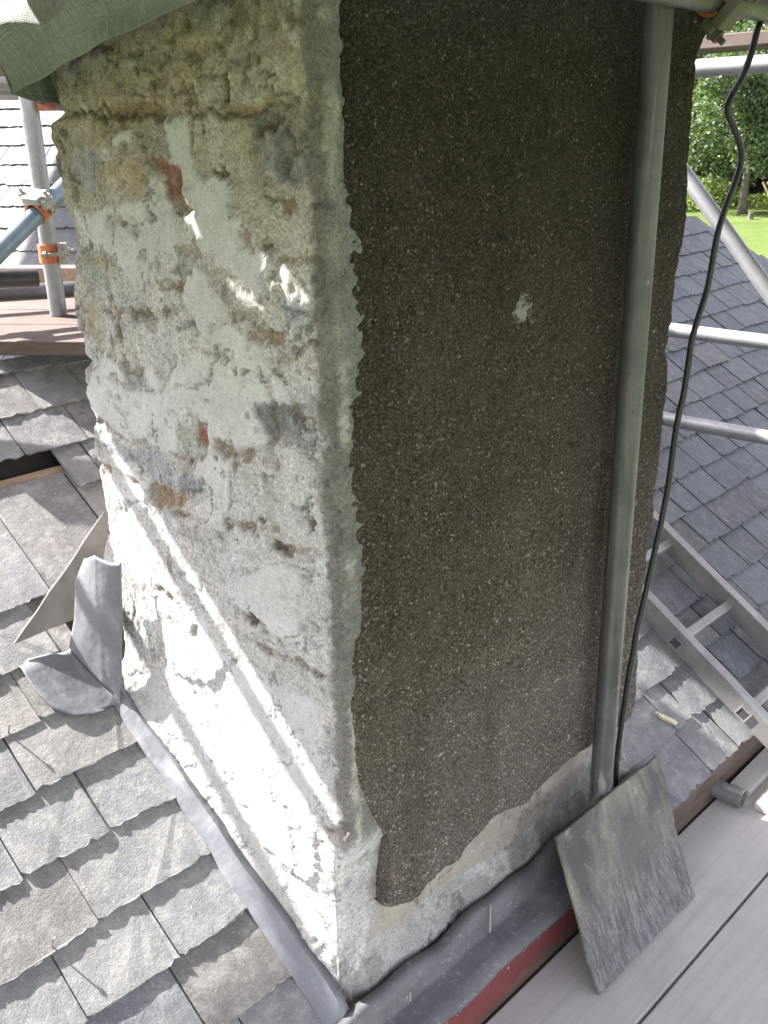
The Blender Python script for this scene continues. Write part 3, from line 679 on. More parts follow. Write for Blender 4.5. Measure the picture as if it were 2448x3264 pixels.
chimney = thing("chimney", (0.46, 0.3, 0.0), "old stone chimney stack, one side bare lime-patched stone, the other dark pebbledash", "chimney")
du = 0.004
us_ = np.arange(-0.80, 0.94, du); zs_ = np.arange(-0.14, 2.0, du)
U, Z = np.meshgrid(us_, zs_)
lb = sorted((z, u) for u, z in DATA["bound"]["left"])
umin = np.interp(Z, [z for z, u in lb], [u for z, u in lb], left=-0.625, right=-0.63) + 0.006 * fbm(Z, Z * 0 + 3.3, 0.02, 3, 91)
# columns left of -0.64 wrap round the back arris
UU = np.where(U < -0.50, -0.50 + (np.maximum(U, -0.64) + 0.50) * (umin + 0.50) / (-0.14), U)
back = np.maximum(0, -0.64 - U)
wx = UU + 0.012 * fbm(U, Z, 0.045, 4, 5, 0.65) + 0.008 * fbm(U, Z, 0.010, 2, 6)
wz = Z + 0.012 * fbm(U, Z, 0.045, 4, 8, 0.65) + 0.008 * fbm(U, Z, 0.010, 2, 9)
# bare stone colour: tan above, whiter with lime below
hgt = np.clip(Z + 0.08 * fbm(U, Z, 0.25, 3, 20), -0.2, 1.7)
g1 = sstep(1.12, 1.50, hgt)[..., None]; g2 = sstep(0.35, 0.85, hgt)[..., None]
low = np.array((0.57, 0.568, 0.562)); midc = np.array((0.475, 0.471, 0.466)); topc = np.array((0.345, 0.302, 0.252))
C = low * (1 - g2) + midc * g2; C = C * (1 - g1) + topc * g1
pt_ = fbm(U, Z, 0.11, 4, 31)[..., None]; pb_ = fbm(U, Z, 0.05, 4, 37)[..., None]
C = C * (1 + 0.20 * pt_) + np.array((0.05, 0.015, -0.03)) * pb_
lime = sstep(0.02, 0.40, fbm(U * 1.0, Z * 0.55, 0.06, 5, 44))[..., None] * 0.7
C = C * (1 - lime) + np.array((0.58, 0.582, 0.587)) * lime
dk = sstep(0.22, 0.50, fbm(U, Z, 0.035, 4, 58))[..., None] * (0.45 + 0.30 * g1)
C = C * (1 - dk) + np.array((0.17, 0.145, 0.12)) * dk
S = np.full(U.shape, 0.12)
lowk = 0.42 + 0.58 * sstep(0.55, 0.85, Z + 0.35 * U)
rough_h = 0.006 * fbm(U, Z, 0.16, 3, 61) + 0.0048 * fbm(U, Z, 0.045, 4, 62) + 0.0030 * fbm(U, Z, 0.013, 2, 63)
rough_h = rough_h * lowk
smooth_h = 0.006 * fbm(U, Z, 0.20, 2, 64) + 0.0016 * fbm(U, Z, 0.03, 2, 65)
Hh = np.zeros(U.shape); Wr = np.ones(U.shape)
def paint(kind, poly, soft=0.0035):
    global C, S, Hh, Wr
    a = np.array(poly); pad = 0.03
    box = (U > a[:, 0].min() - pad) & (U < a[:, 0].max() + pad) & (Z > a[:, 1].min() - pad) & (Z < a[:, 1].max() + pad)
    if not box.any(): return
    d = poly_sd(wx[box], wz[box], poly); w = sstep(-soft, soft, d)
    col, sm, rel = CT[kind]; col = np.array(col)
    x, zz = U[box], Z[box]
    tex = (1 + (0.13 if kind == 'M' else 0.18) * fbm(x, zz, 0.05, 4, 70 + len(poly)))[:, None]
    cc = col * tex
    if kind in 'GKPSTE':
        li = (sstep(0.05, 0.5, fbm(x, zz * 0.5, 0.03, 4, 81)) * 0.5)[:, None]; cc = cc * (1 - li) + np.array((0.52, 0.515, 0.49)) * li
        st = (sstep(0.2, 0.6, fbm(x, zz, 0.025, 4, 85)) * 0.5)[:, None]; cc = cc * (1 - st) + cc * 0.45 * st
    ww = w if kind in 'MBDPS' else w * (0.45 + 0.55 * sstep(-0.3, 0.3, fbm(x, zz, 0.035, 4, 87)))
    C[box] = C[box] * (1 - ww[:, None]) + cc * ww[:, None]
    S[box] = S[box] * (1 - w) + sm * w
    lip = rel * w * (1.0 if rel < 0 else (0.55 + 0.45 * np.exp(-np.abs(d) / 0.02)))
    Hh[box] = Hh[box] * (1 - w * 0.85) + lip
    Wr[box] = Wr[box] * (1 - w) + (1 - sm * 0.9) * w
for kind, poly in DATA["polys"]: paint(kind, poly)
paint('N', [(-0.01, -0.2), (0.95, -0.2), (0.95, 0.3), (0.10, 0.28), (0.05, 0.22), (0.0, 0.06)])
for kind, poly in DATA["base"]: paint(kind if kind != 'M' else 'N', poly)
pbl = DATA["bound"]["pb"]
paint('B', [(x, z + 0.03) for x, z in pbl] + [(x, z - 0.082) for x, z in reversed(pbl)])
paint('P', [(0.02, 0.0), (0.02, 0.26), (0.08, 0.28), (0.085, 0.13), (0.06, 0.05)])
# broken joints between the rubble courses: brown bedding mortar showing in patches
jn = np.zeros(U.shape)
for k_, zc in enumerate((1.56, 1.30, 1.185, 1.065, 0.965, 0.86, 0.745, 0.64, 0.50)):
    zz_ = Z - zc - 0.05 * fbm(U, Z * 0 + k_, 0.22, 3, 130 + k_) - 0.014 * fbm(U, Z, 0.018, 4, 150 + k_, 0.7)
    wd_ = np.clip(0.011 + 0.016 * fbm(U, Z, 0.03, 3, 160 + k_), 0.001, 0.03)
    jn = np.maximum(jn, sstep(1.0, 0.45, np.abs(zz_) / wd_) * sstep(0.0, 0.25, fbm(U + 0.3 * k_, Z, 0.11, 3, 170 + k_)))
for k_, uc in enumerate((-0.50, -0.36, -0.22, -0.09)):
    uu_ = U - uc - 0.06 * fbm(Z, U * 0 + k_, 0.12, 3, 190 + k_) - 0.014 * fbm(U, Z, 0.018, 4, 240 + k_, 0.7)
    wd_ = np.clip(0.009 + 0.015 * fbm(U, Z, 0.03, 3, 250 + k_), 0.001, 0.03)
    jn = np.maximum(jn, sstep(1.0, 0.45, np.abs(uu_) / wd_) * sstep(0.22, 0.40, fbm(U, Z + k_, 0.09, 3, 210 + k_)))
jn = jn * (wx < 0.012) * sstep(0.52, 0.66, Z) * (0.35 + 0.65 * sstep(-0.2, 0.2, fbm(U, Z, 0.02, 3, 260)))
jc = np.array((0.21, 0.155, 0.11)) * (1 + 0.5 * fbm(U, Z, 0.03, 3, 230))[..., None]
C = C * (1 - 0.8 * jn[..., None]) + jc * 0.8 * jn[..., None]; S = S * (1 - jn) + 0.1 * jn; Hh = Hh - 0.006 * jn
# ragged cracks where skins of lime and mortar break off
ck = np.abs(fbm(U + 0.02 * fbm(U, Z, .03, 3, 111), Z, 0.13, 5, 112, 0.6)); ck2 = np.abs(fbm(U, Z * 0.8 + 0.02 * fbm(U, Z, .03, 3, 113), 0.075, 5, 114, 0.6))
cr_ = np.maximum(sstep(0.030, 0.006, ck) * sstep(-0.1, 0.3, fbm(U, Z, 0.10, 3, 115)), sstep(0.035, 0.008, ck2) * sstep(0.05, 0.4, fbm(U, Z, 0.12, 3, 116)))
C = C * (1 - 0.62 * cr_[..., None]) + np.array((0.12, 0.10, 0.08)) * 0.62 * cr_[..., None]
Hh = Hh - 0.0035 * cr_ * lowk; S = S * (1 - 0.6 * cr_)
step_ = 0.004 * sstep(-0.02, 0.02, fbm(U + 0.02 * fbm(U, Z, .03, 3, 111), Z, 0.13, 5, 112, 0.6))
Hh = Hh + step_ * lowk
spk_ = sstep(0.42, 0.62, fbm(U, Z, 0.013, 3, 117)) * sstep(-0.35, 0.25, fbm(U, Z, 0.12, 3, 118))
C = C * (1 - 0.55 * spk_[..., None]) + np.array((0.15, 0.125, 0.10)) * 0.55 * spk_[..., None]
# grey mortar at the cut edge of the render
strip = sstep(0.008, 0.026, wx) * (1 - sstep(0.13, 0.16, wx)) * sstep(0.30, 0.36, Z + 0.02 * fbm(U, Z, .06, 2, 12))
sc_ = np.array((0.195, 0.185, 0.172)) * (1 + 0.2 * fbm(U, Z * 0.6, 0.03, 4, 14))[..., None]
edge_l = (sstep(0.046, 0.052, wx) * (1 - sstep(0.064, 0.075, wx)) * sstep(0.0, 0.4, fbm(U * .3, Z, 0.12, 3, 15)))[..., None]
sc_ = sc_ * (1 - edge_l) + np.array((0.42, 0.40, 0.35)) * edge_l
C = C * (1 - strip[..., None]) + sc_ * strip[..., None]; S = S * (1 - strip) + 0.3 * strip; Wr = Wr * (1 - strip) + 0.8 * strip
# smooth lime fillet along the roof line
zr = Z0 + T * np.maximum(-UU, 0)
hf = Z - zr
fil = sstep(0.155, 0.085, hf + 0.02 * fbm(U, Z, 0.08, 3, 16)) * (U < 0.0)
fcol = np.array((0.50, 0.495, 0.475)) * (1 + 0.08 * fbm(U, Z, 0.06, 3, 17))[..., None]
rag_ = sstep(0.06, 0.3, fbm(U, Z, 0.02, 4, 19)) * sstep(0.02, 0.05, hf) * sstep(0.10, 0.06, hf)
C = C * (1 - fil[..., None]) + fcol * fil[..., None]
S = S * (1 - fil) + (0.9 - 0.8 * rag_) * fil; Wr = Wr * (1 - fil * 0.7) + rag_ * fil * 0.9
out = Hh + rough_h * Wr + smooth_h * (1 - Wr)
out += (0.012 + 0.024 * np.clip(-UU / 0.6, 0, 1)) * np.exp(-np.maximum(hf, 0) ** 2 / 0.0035) * (U < 0.02)
out += 0.028 * np.exp(-((np.minimum(Z, 0.2) + 0.03) / 0.045) ** 2) * sstep(0.0, 0.05, UU)
# plan of the corner
kx = [-0.80, -0.04, 0.0, 0.020, 0.036, 0.050, 0.078, 0.13, 0.95]
wz1 = sstep(0.24, 0.34, Z)
Xa = np.interp(UU, kx, [0, 0, 0.004, 0.020, 0.036, 0.050, 0.078, 0.13, 0.95]); Ya = np.interp(UU, kx, [0.80, 0.04, 0.004, 0.0, 0, 0, 0, 0, 0])
Xb = np.interp(UU, kx, [0, 0, 0.0, 0.0, 0.001, 0.008, 0.034, 0.12, 0.95]); Yb = np.interp(UU, kx, [0.80, 0.04, 0.000, -0.020, -0.035, -0.044, -0.043, -0.030, -0.01])
X = Xa * (1 - wz1) + Xb * wz1; Y = Ya * (1 - wz1) + Yb * wz1
ang = np.interp(UU, [-0.03, 0.03], [0, math.pi / 2]) * (1 - wz1) + np.interp(UU, [0.030, 0.055], [0, math.pi / 2]) * wz1
X = X - np.cos(ang) * out + back; Y = Y - np.sin(ang) * out
Y = np.where(back > 0, Y - 0.02 * np.sin(np.clip(back / 0.05, 0, 1) * 1.57) * 0, Y)
P = np.stack([X, Y, Z], -1)
um, zm = us_[:-1][None, :], zs_[:-1][:, None]
keep = (um < 0.13) | (zm < 0.40)
grid_mesh("stonework", P, np.broadcast_to(keep, (len(zs_) - 1, len(us_) - 1)), M["stone"], chimney, C, {"smoothness": S})
b = MB(); b.box((0.02, 0.02, -0.3), (0.88, 0, 0), (0, 0.58, 0), (0, 0, 2.45)); b.build("core", M["wall"], chimney)

# pebbledash coat
pl = sorted((z, x) for x, z in DATA["bound"]["pl"]); pr = sorted((z, x) for x, z in DATA["bound"]["pr"]); pbm = sorted(DATA["bound"]["pb"])
zt = 1.98; nr, ncol = 440, 240
q = np.linspace(0, 1, ncol)[None, :]; p = np.linspace(0, 1, nr)[:, None]
xb_ = 0.0863 + q * (0.90 - 0.0863)
zb_ = np.interp(xb_, [x for x, z in pbm], [z for x, z in pbm]) + 0.003 * fbm(xb_, xb_ * 0, 0.02, 3, 101)
Zp = zb_ + (zt - zb_) * p ** 1.0
plz = [z for z, x in pl]; plx = [x for z, x in pl]
xl = sum(np.interp(Zp + dz_, plz, plx) for dz_ in (-0.05, -0.025, 0.0, 0.025, 0.05)) / 5 * sstep(0.36, 0.42, Zp) + np.interp(Zp, plz, plx) * (1 - sstep(0.36, 0.42, Zp))
xl = xl + 0.0016 * fbm(Zp, Zp * 0 + 1, 0.009, 3, 102, 0.7) - 0.011 * sstep(0.3, 0.45, Zp)
xr = np.interp(Zp, [z for z, x in pr], [x for z, x in pr]) + 0.005 * fbm(Zp, Zp * 0 + 2, 0.022, 3, 103)
Xp = xl + (xr - xl) * q
o_ = 0.004 * fbm(Xp, Zp, 0.2, 2, 104) + 0.0022 * fbm(Xp, Zp, 0.05, 3, 105) + 0.0026 * fbm(Xp, Zp, 0.009, 2, 106)
o_ -= 0.012 * (np.exp(-(Xp - xl) / 0.006) + np.exp(-(xr - Xp) / 0.008)) + 0.008 * np.exp(-(Zp - zb_) / 0.006)
Yp = -0.047 - o_
# skirts: left rim, right cheek, bottom rim
G = np.stack([Xp, Yp, Zp], -1)
lf = G[:, :1].copy(); lf[..., 1] += 0.035; lf[..., 0] += 0.004
r1 = G[:, -1:].copy(); r1[..., 0] += 0.012; r1[..., 1] += 0.02
r2_ = r1.copy(); r2_[..., 1] += 0.30; r3_ = r1.copy(); r3_[..., 1] += 0.64
G = np.concatenate([lf, G, r1, r2_, r3_], 1)
bt = G[:1].copy(); bt[..., 1] += 0.045; bt[..., 2] += 0.006
G = np.concatenate([bt, G], 0)
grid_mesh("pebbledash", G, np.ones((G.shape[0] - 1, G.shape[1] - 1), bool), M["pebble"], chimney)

# lead: side flashing along the slope
V = []; ny = 60
prof_n = 6
for i in range(ny + 1):
    y = 0.665 - 0.81 * i / ny; k = i / ny; zr_ = Z0 + T * y
    wob = 0.0018 * math.sin(y * 19) + 0.0012 * math.sin(y * 43 + 1)
    up_x = -0.036 + 0.010 * k + wob * 0.5; up_z = zr_ + (0.028 + 0.020 * k) * (1 - 0.72 * smoothstep(-0.02, -0.06, y)) + wob
    lo_x = -0.052 - 0.003 * k + wob
    bw = 0.003 * math.sin(y * 27 + 2) + 0.002 * math.sin(y * 61)
    V += [(up_x + 0.016, y, up_z - 0.002), (up_x, y, up_z + 0.001), (up_x * .62 + lo_x * .38 + bw, y, up_z * .62 + (zr_ + 0.014) * .38 + bw * .4), (lo_x + 0.003, y, zr_ + 0.016), (lo_x - 0.006, y, zr_ + 0.010 + 0.001 * math.sin(y * 90)), (lo_x - 0.0075, y, zr_ + 0.006)]
F = [(i * 6 + j, i * 6 + j + 1, (i + 1) * 6 + j + 1, (i + 1) * 6 + j) for i in range(ny) for j in range(5)]
sf = mesh_obj("side_flashing", V, F, M["lead"], chimney)
auto_smooth(sf, 25)
sd = sf.modifiers.new("thickness", 'SOLIDIFY'); sd.thickness = 0.003

# lead apron at the foot of the dashed face
xs = np.linspace(-0.075, 1.0, 90); V = []
for i, x in enumerate(xs):
    wob = 0.004 * math.sin(x * 23) + 0.003 * math.sin(x * 41 + 2); t_ = smoothstep(-0.02, 0.08, x)
    zt_ = -0.020 + 0.006 * wob / 0.004
    V += [(x, -0.038, zt_ + 0.003), (x, -0.056, zt_), (x, -0.062, -0.045), (x, -0.066 + wob * 0.3, -0.064), (x, -0.074, -0.069), (x, -0.102, -0.077 + wob * 0.2), (x, -0.131 + wob * 0.35, -0.086 + wob * 0.3), (x, -0.132 + wob * 0.35, -0.093 + wob * 0.3)]
nP = 8
F = [(i * nP + j, i * nP + j + 1, (i + 1) * nP + j + 1, (i + 1) * nP + j) for i in range(len(xs) - 1) for j in range(nP - 1)]
F = [f[::-1] for f in F]
ap = mesh_obj("apron_flashing", V, F, M["apron"], chimney, smooth=True)
sd = ap.modifiers.new("thickness", 'SOLIDIFY'); sd.thickness = 0.003; sd.offset = -1

# lead corner piece folded up at the back arris, with its rounded lap on the slates
V, F = [], []
def strip_grid(rows):
    k = len(V); n = len(rows[0])
    for r_ in rows: V.extend([Vector(a) for a in r_])
    for i in range(len(rows) - 1):
        for j in range(n - 1): F.append((k + i * n + j, k + i * n + j + 1, k + (i + 1) * n + j + 1, k + (i + 1) * n + j))
def lerp3(stops, t):
    for (t0, p0), (t1, p1) in zip(stops, stops[1:]):
        if t <= t1: return Vector(p0).lerp(Vector(p1), (t - t0) / (t1 - t0))
    return Vector(stops[-1][1])
Lf = [(0, (-0.040, 0.662, 0.668)), (0.33, (-0.052, 0.694, 0.61)), (0.7, (-0.060, 0.706, 0.525)), (1, (-0.074, 0.722, 0.455))]
Rt = [(0, (-0.022, 0.556, 0.684)), (0.33, (-0.026, 0.564, 0.61)), (0.7, (-0.036, 0.572, 0.49)), (1, (-0.046, 0.588, 0.375))]
outl = [(0, (-0.180, 0.895, 0)), (0.2, (-0.182, 0.815, 0)), (0.4, (-0.172, 0.757, 0)), (0.6, (-0.144, 0.722, 0)), (0.78, (-0.105, 0.708, 0)), (0.9, (-0.075, 0.706, 0)), (1, (-0.052, 0.722, 0))]
rows = []; na = 26
for i in range(31):
    bq = i / 30; row = []
    for j in range(na + 1):
        a_ = j / na; p = lerp3(Lf, bq).lerp(lerp3(Rt, bq), a_)
        p.z += 0.014 * max(0, 1 - abs(a_ - 0.42) / 0.35) * max(0, 1 - bq * 6)
        p.x -= 0.010 * math.sin(math.pi * a_) * (1 - bq * 0.5) + 0.0008 * math.sin(a_ * 7 + bq * 9) * math.sin(bq * 3.1) + 0.0012 * max(0, 1 - abs(a_ - 0.45 - 0.25 * bq) / 0.05)
        row.append(p)
    rows.append(row)
for i in range(1, 25):
    cq = i / 24; row = []
    for j in range(na + 1):
        a_ = j / na; c0 = rows[30][j]; o_p = lerp3(outl, a_)
        s0 = c0.y / CS; x = c0.x + (o_p.x - c0.x) * cq; s_ = s0 + (o_p.y - s0) * cq
        h0 = (c0.z - (Z0 + T * c0.y)) * CS
        h = 0.0115 - 0.0105 * smoothstep(0.866, 0.882, s_) * smoothstep(-0.080, -0.092, x) + 0.0012 * math.sin(x * 60 + s_ * 40)
        q_ = rp(x, s_, h); k_ = smoothstep(0.0, 0.22, cq)
        row.append(c0.lerp(q_, k_) if cq < 0.22 else q_)
    rows.append(row)
strip_grid(rows)
cl = mesh_obj("corner_flashing", V, F, M["lead"], chimney, smooth=True)
dt = bpy.data.textures.new("lead_dents", 'CLOUDS'); dt.noise_scale = 0.05
dm = cl.modifiers.new("dents", 'DISPLACE'); dm.texture = dt; dm.strength = 0.0018; dm.texture_coords = 'GLOBAL'
sd = cl.modifiers.new("thickness", 'SOLIDIFY'); sd.thickness = 0.003

# ------------------------------------------------------------------ scaffolding tubes
R_ = 0.02415
def tube(label, p0, p1, mat="tube", group=None, r=R_):
    b = MB(); b.tube(p0, p1, r)
    o = b.build("scaffold_tube", M[mat], auto=40)
    return tag(o, label, "scaffold tube", group)

tube("tall weathered upright tube standing close against the dark pebbledash", (0.702, -0.088, -0.085), (0.702, -0.088, 1.75), "upright")
tube("thick tube crossing the top of the photo beneath the overhead boards", (0.20, -0.172, 1.642), (2.3, 0.01, 1.642), "pole")
tube("upright tube with two clamps at far left, standing on pinkish boards", (0.482, 1.665, 0.962), (0.482, 1.665, 1.60))
e = FWD * 0.055
tube("bluish sloping brace tube clamped across the upright at far left", Vector((-0.02, 1.475, 0.953)) - e, Vector((0.86, 1.815, 1.435)) - e, "tube_teal")
tube("short black tube end below the sloping brace at far left", (0.14, 1.648, 1.099), (0.389, 1.571, 1.088), "tube_dark")
tube("grey tube lying along the back of the pinkish boards", (0.0, 2.03, 1.022), (0.95, 1.565, 1.012), "pole")
tube("bright upper guard rail tube in front of the trees", (1.95, 0.95, 1.588), (1.95, -0.6, 1.596))
tube("sloping brace tube crossing in front of the lawn", (2.05, 0.72, 1.455), (2.05, -0.10, 0.585))
tube("dull rail tube above the slates, upper of the lower two", (2.20, 1.1, 0.779), (2.20, -0.5, 0.791))
tube("sunlit rail tube above the slates, just over the ladder", (2.20, 1.1, 0.458), (2.20, -0.5, 0.487))
tube("short pale tube offcut lying at the deck edge beside the batten", (1.218, -0.122, -0.1735), (1.222, -0.196, -0.1735), "alu")
tube("thin rail tube under the overhead boards at top left", (-1.8, 1.372, 1.560), (0.75, 1.372, 1.560))
tube("rail tube behind the overhead boards at top left", (-2.0, 1.785, 1.565), (0.62, 1.785, 1.565))

# ------------------------------------------------------------------ couplers
def arc_band(b, c, axis, a, r0, r1, w, a0, a1, n=28):
    axis = Vector(axis).normalized(); a = Vector(a); a = (a - axis * a.dot(axis)).normalized(); bb = axis.cross(a); c = Vector(c)
    v = []; f = []
    for i in range(n + 1):
        t = a0 + (a1 - a0) * i / n; d = a * math.cos(t) + bb * math.sin(t)
        v += [c + d * r0 - axis * w / 2, c + d * r1 - axis * w / 2, c + d * r1 + axis * w / 2, c + d * r0 + axis * w / 2]
    for i in range(n):
        for j in range(4):
            k = (j + 1) % 4; f.append((4 * i + j, 4 * (i + 1) + j, 4 * (i + 1) + k, 4 * i + k))
    f += [(0, 1, 2, 3), (4 * n + 3, 4 * n + 2, 4 * n + 1, 4 * n)]
    b.add(v, f)

def coupler(label, c, ax1, ax2, toward, mat="orange"):
    """right-angle coupler: band on the first tube, saddle and second band, two bolts"""
    c = Vector(c); ax1 = Vector(ax1).normalized(); tw = Vector(toward); tw = (tw - ax1 * tw.dot(ax1)).normalized()
    t = thing("scaffold_coupler", c, label, "coupler", "couplers clamping the scaffold tubes")
    b = MB(); arc_band(b, c, ax1, tw, 0.0245, 0.0315, 0.05, 0.35, 2 * math.pi - 0.35); b.build("band", M[mat], t, auto=40)
    side = ax1.cross(tw)
    b = MB(); b.box(c + tw * 0.025 - ax1 * 0.026 - side * 0.028, ax1 * 0.052, side * 0.056, tw * 0.022)
    b.box(c + tw * 0.010 - ax1 * 0.02 + side * 0.024, ax1 * 0.04, side * 0.020, tw * 0.028)
    steel = M["coupler_shaded"] if mat == "rusty" else M["coupler"]
    b.build("saddle", steel, t, bevel=0.004)
    for sgn, off in ((1, 0.0), (-1, 0.0)):
        q = c + side * 0.040 * sgn + tw * 0.012
        b = MB(); b.tube(q - tw * 0.030, q + tw * 0.048, 0.0055, 12, False)
        b.tube(q + tw * 0.024, q + tw * 0.036, 0.0115, 6, False); b.tube(q - tw * 0.024, q - tw * 0.016, 0.0105, 6, False)
        b.tube(q + tw * 0.020, q + tw * 0.024, 0.0135, 14, False)
        b.build("bolt", steel, t, auto=35)
    if ax2 is not None:
        ax2 = Vector(ax2).normalized()
        b = MB(); arc_band(b, c + tw * 0.050, ax2, -tw, 0.0245, 0.0310, 0.045, 0.5, 2 * math.pi - 0.5); b.build("band", M[mat], t, auto=40)
    return t
br = Vector((0.88, 0.34, 0.482)).normalized()
coupler("orange clamp holding the bluish brace to the upright", Vector((0.492, 1.672, 1.240)) - e, br, None, (-0.25, -0.2, 0.9))
coupler("pale orange clamp round the upright, lower of its two", (0.482, 1.665, 1.137), (0, 0, 1), None, (0.75, -0.55, 0))
coupler("orange clamp on the black tube end at far left", (0.235, 1.62, 1.093), Vector((0.389, 1.571, 1.088)) - Vector((0.14, 1.648, 1.099)), None, (-.2, -.5, .9))
coupler("small rusty clamp at the head of the upright, under the boards", (0.520, 1.63, 1.535), (0, 0, 1), None, (0.7, -.7, 0), "rusty")
coupler("rust red clamp joining upright and crossing tube at top right", (0.835, -0.117, 1.642), (2.1, 0.182, 0), None, (-0.35, -0.9, -0.75), "rusty")

# ------------------------------------------------------------------ boards
def board(name, label, o, ax, ay, az, mat, cat="board", group=None, bevel=0.003):
    b = MB(); b.box(o, ax, ay, az)
    ob = b.build(name, M[mat], bevel=bevel)
    return tag(ob, label, cat, group)
zd = -0.20
y = -0.129
widths = [0.216, 0.226, 0.224, 0.226, 0.225, 0.225]
dl = ["dusty grey deck board nearest the chimney, with the slate standing on it", "dusty grey deck board second from the chimney",
      "dusty grey deck board at the bottom right corner", "deck board under the viewer's feet", "deck board behind the viewer", "outermost deck board"]
for i, w in enumerate(widths[:4]):
    board("deck_board", dl[i], (-1.4, y - w, zd - 0.038), (4.8, 0, 0), (0, w, 0), (0, 0, 0.038 + (0.0015 if i % 2 else 0)), "deck", group="grey scaffold deck boards", bevel=0.004)
    y -= w + 0.006
board("batten", "dusty batten on the deck edge, beside the tube end", (1.270, -0.192, zd + 0.001), (1.5, 0.02, 0), (0, 0.056, 0), (0, 0, 0.02), "deck", "batten")
board("batten", "dusty batten on the deck at the right edge, farther from the fascia", (1.236, -0.325, zd + 0.001), (1.4, 0.02, 0), (0, 0.105, 0), (0, 0, 0.022), "deck", "batten")
db = Vector((0.607, -0.795, 0)); dw = Vector((0.795, 0.607, 0))
lb_ = ["pinkish scaffold board in front, overhanging the slates at left", "pinkish scaffold board in the middle, under the upright tube", "pinkish scaffold board at the back, beside the grey tube"]
f0 = Vector((0.197, 1.441, 0.925)) - db * 0.9
for i in range(3):
    board("scaffold_board", lb_[i], f0 + dw * (0.232 * i) + db * 0.05 * i, db * (1.22 + .06 * i), dw * 0.226, (0, 0, 0.036), "board", group="pinkish scaffold boards at left", bevel=0.003)
board("timber_plank", "sawn timber plank behind the grey tube", Vector((0.60, 2.22, 0.965)) - db * 0.7, db * 1.3, dw * 0.07, (0, 0, 0.075), "timber", "plank")
board("toe_board", "pink timber board edge above the upper guard rail", (2.0, -0.7, 1.648), (0.22, 0, 0.0), (0, 1.7, -0.008), (0, 0, 0.036), "board", "board")

def platform(label, boards, mat="oldboard"):
    t = thing("scaffold_platform", boards[0][0], label, "platform")
    for o, ax, ay, az in boards:
        b = MB(); b.box(o, ax, ay, az); b.build("plank", M[mat], t, bevel=0.003)
    return t
# lift behind and left of the stack: its far edge cuts the sunlight on the stone
platform("overhead scaffold boards at top left, beyond the sheeting", [((-2.6, 0.62 + 0.232 * i, 1.575), (3.5, 0, 0), (0, 0.226, 0), (0, 0, 0.038)) for i in range(3)])
# upper lift over the viewer
platform("overhead scaffold boards above the dark pebbledash", [((-0.2, -0.44 - 0.232 * i, 1.715), (3.6, 0, 0), (0, 0.226, 0), (0, 0, 0.038)) for i in range(6)] + [((1.10, -0.195 + 0.232 * i, 1.715), (2.3, 0, 0), (0, 0.226, 0), (0, 0, 0.038)) for i in range(2)])
hb = []
for i in range(9):
    y0 = 0.74 - 0.232 * i
    xe = -0.32 if i == 1 else -0.035
    hb.append(((-2.6, y0, 1.715), (2.6 + xe, 0, 0), (0, 0.229, 0), (0, 0, 0.038)))
for x0, x1, y0, y1 in ((-0.319, -0.201, 0.508, 0.737), (-0.147, -0.035, 0.508, 0.737), (-0.2005, -0.1475, 0.630, 0.658), (-0.2005, -0.190, 0.509, 0.629), (-0.1895, -0.1475, 0.509, 0.542)):  # gaps between these unseen pieces are shaped to let sun patches through
    hb.append(((x0, y0, 1.716), (x1 - x0, 0, 0), (0, y1 - y0, 0), (0, 0, 0.012)))
platform("unseen overhead boards above the green sheeting, with gaps cut for sun patches", hb)
# unseen boards added beyond the ridge to keep the right-hand slates in shade
platform("unseen boards added beyond the ridge to shade the right-hand slates", [((0.60, 2.05 + 0.232 * i, 2.0), (4.3, 0, 0), (0, 0.229, 0), (0, 0, 0.038)) for i in range(6)])

platform("unseen boards added high by the neighbouring roof to shade its slates", [((0.1 - 0.03 * i, 4.50 + 0.232 * i, 2.6), (2.2, -0.28, 0), (0.029, 0.2275, 0), (0, 0, 0.038)) for i in range(5)])  # added out of view to cast shade on the neighbouring slates

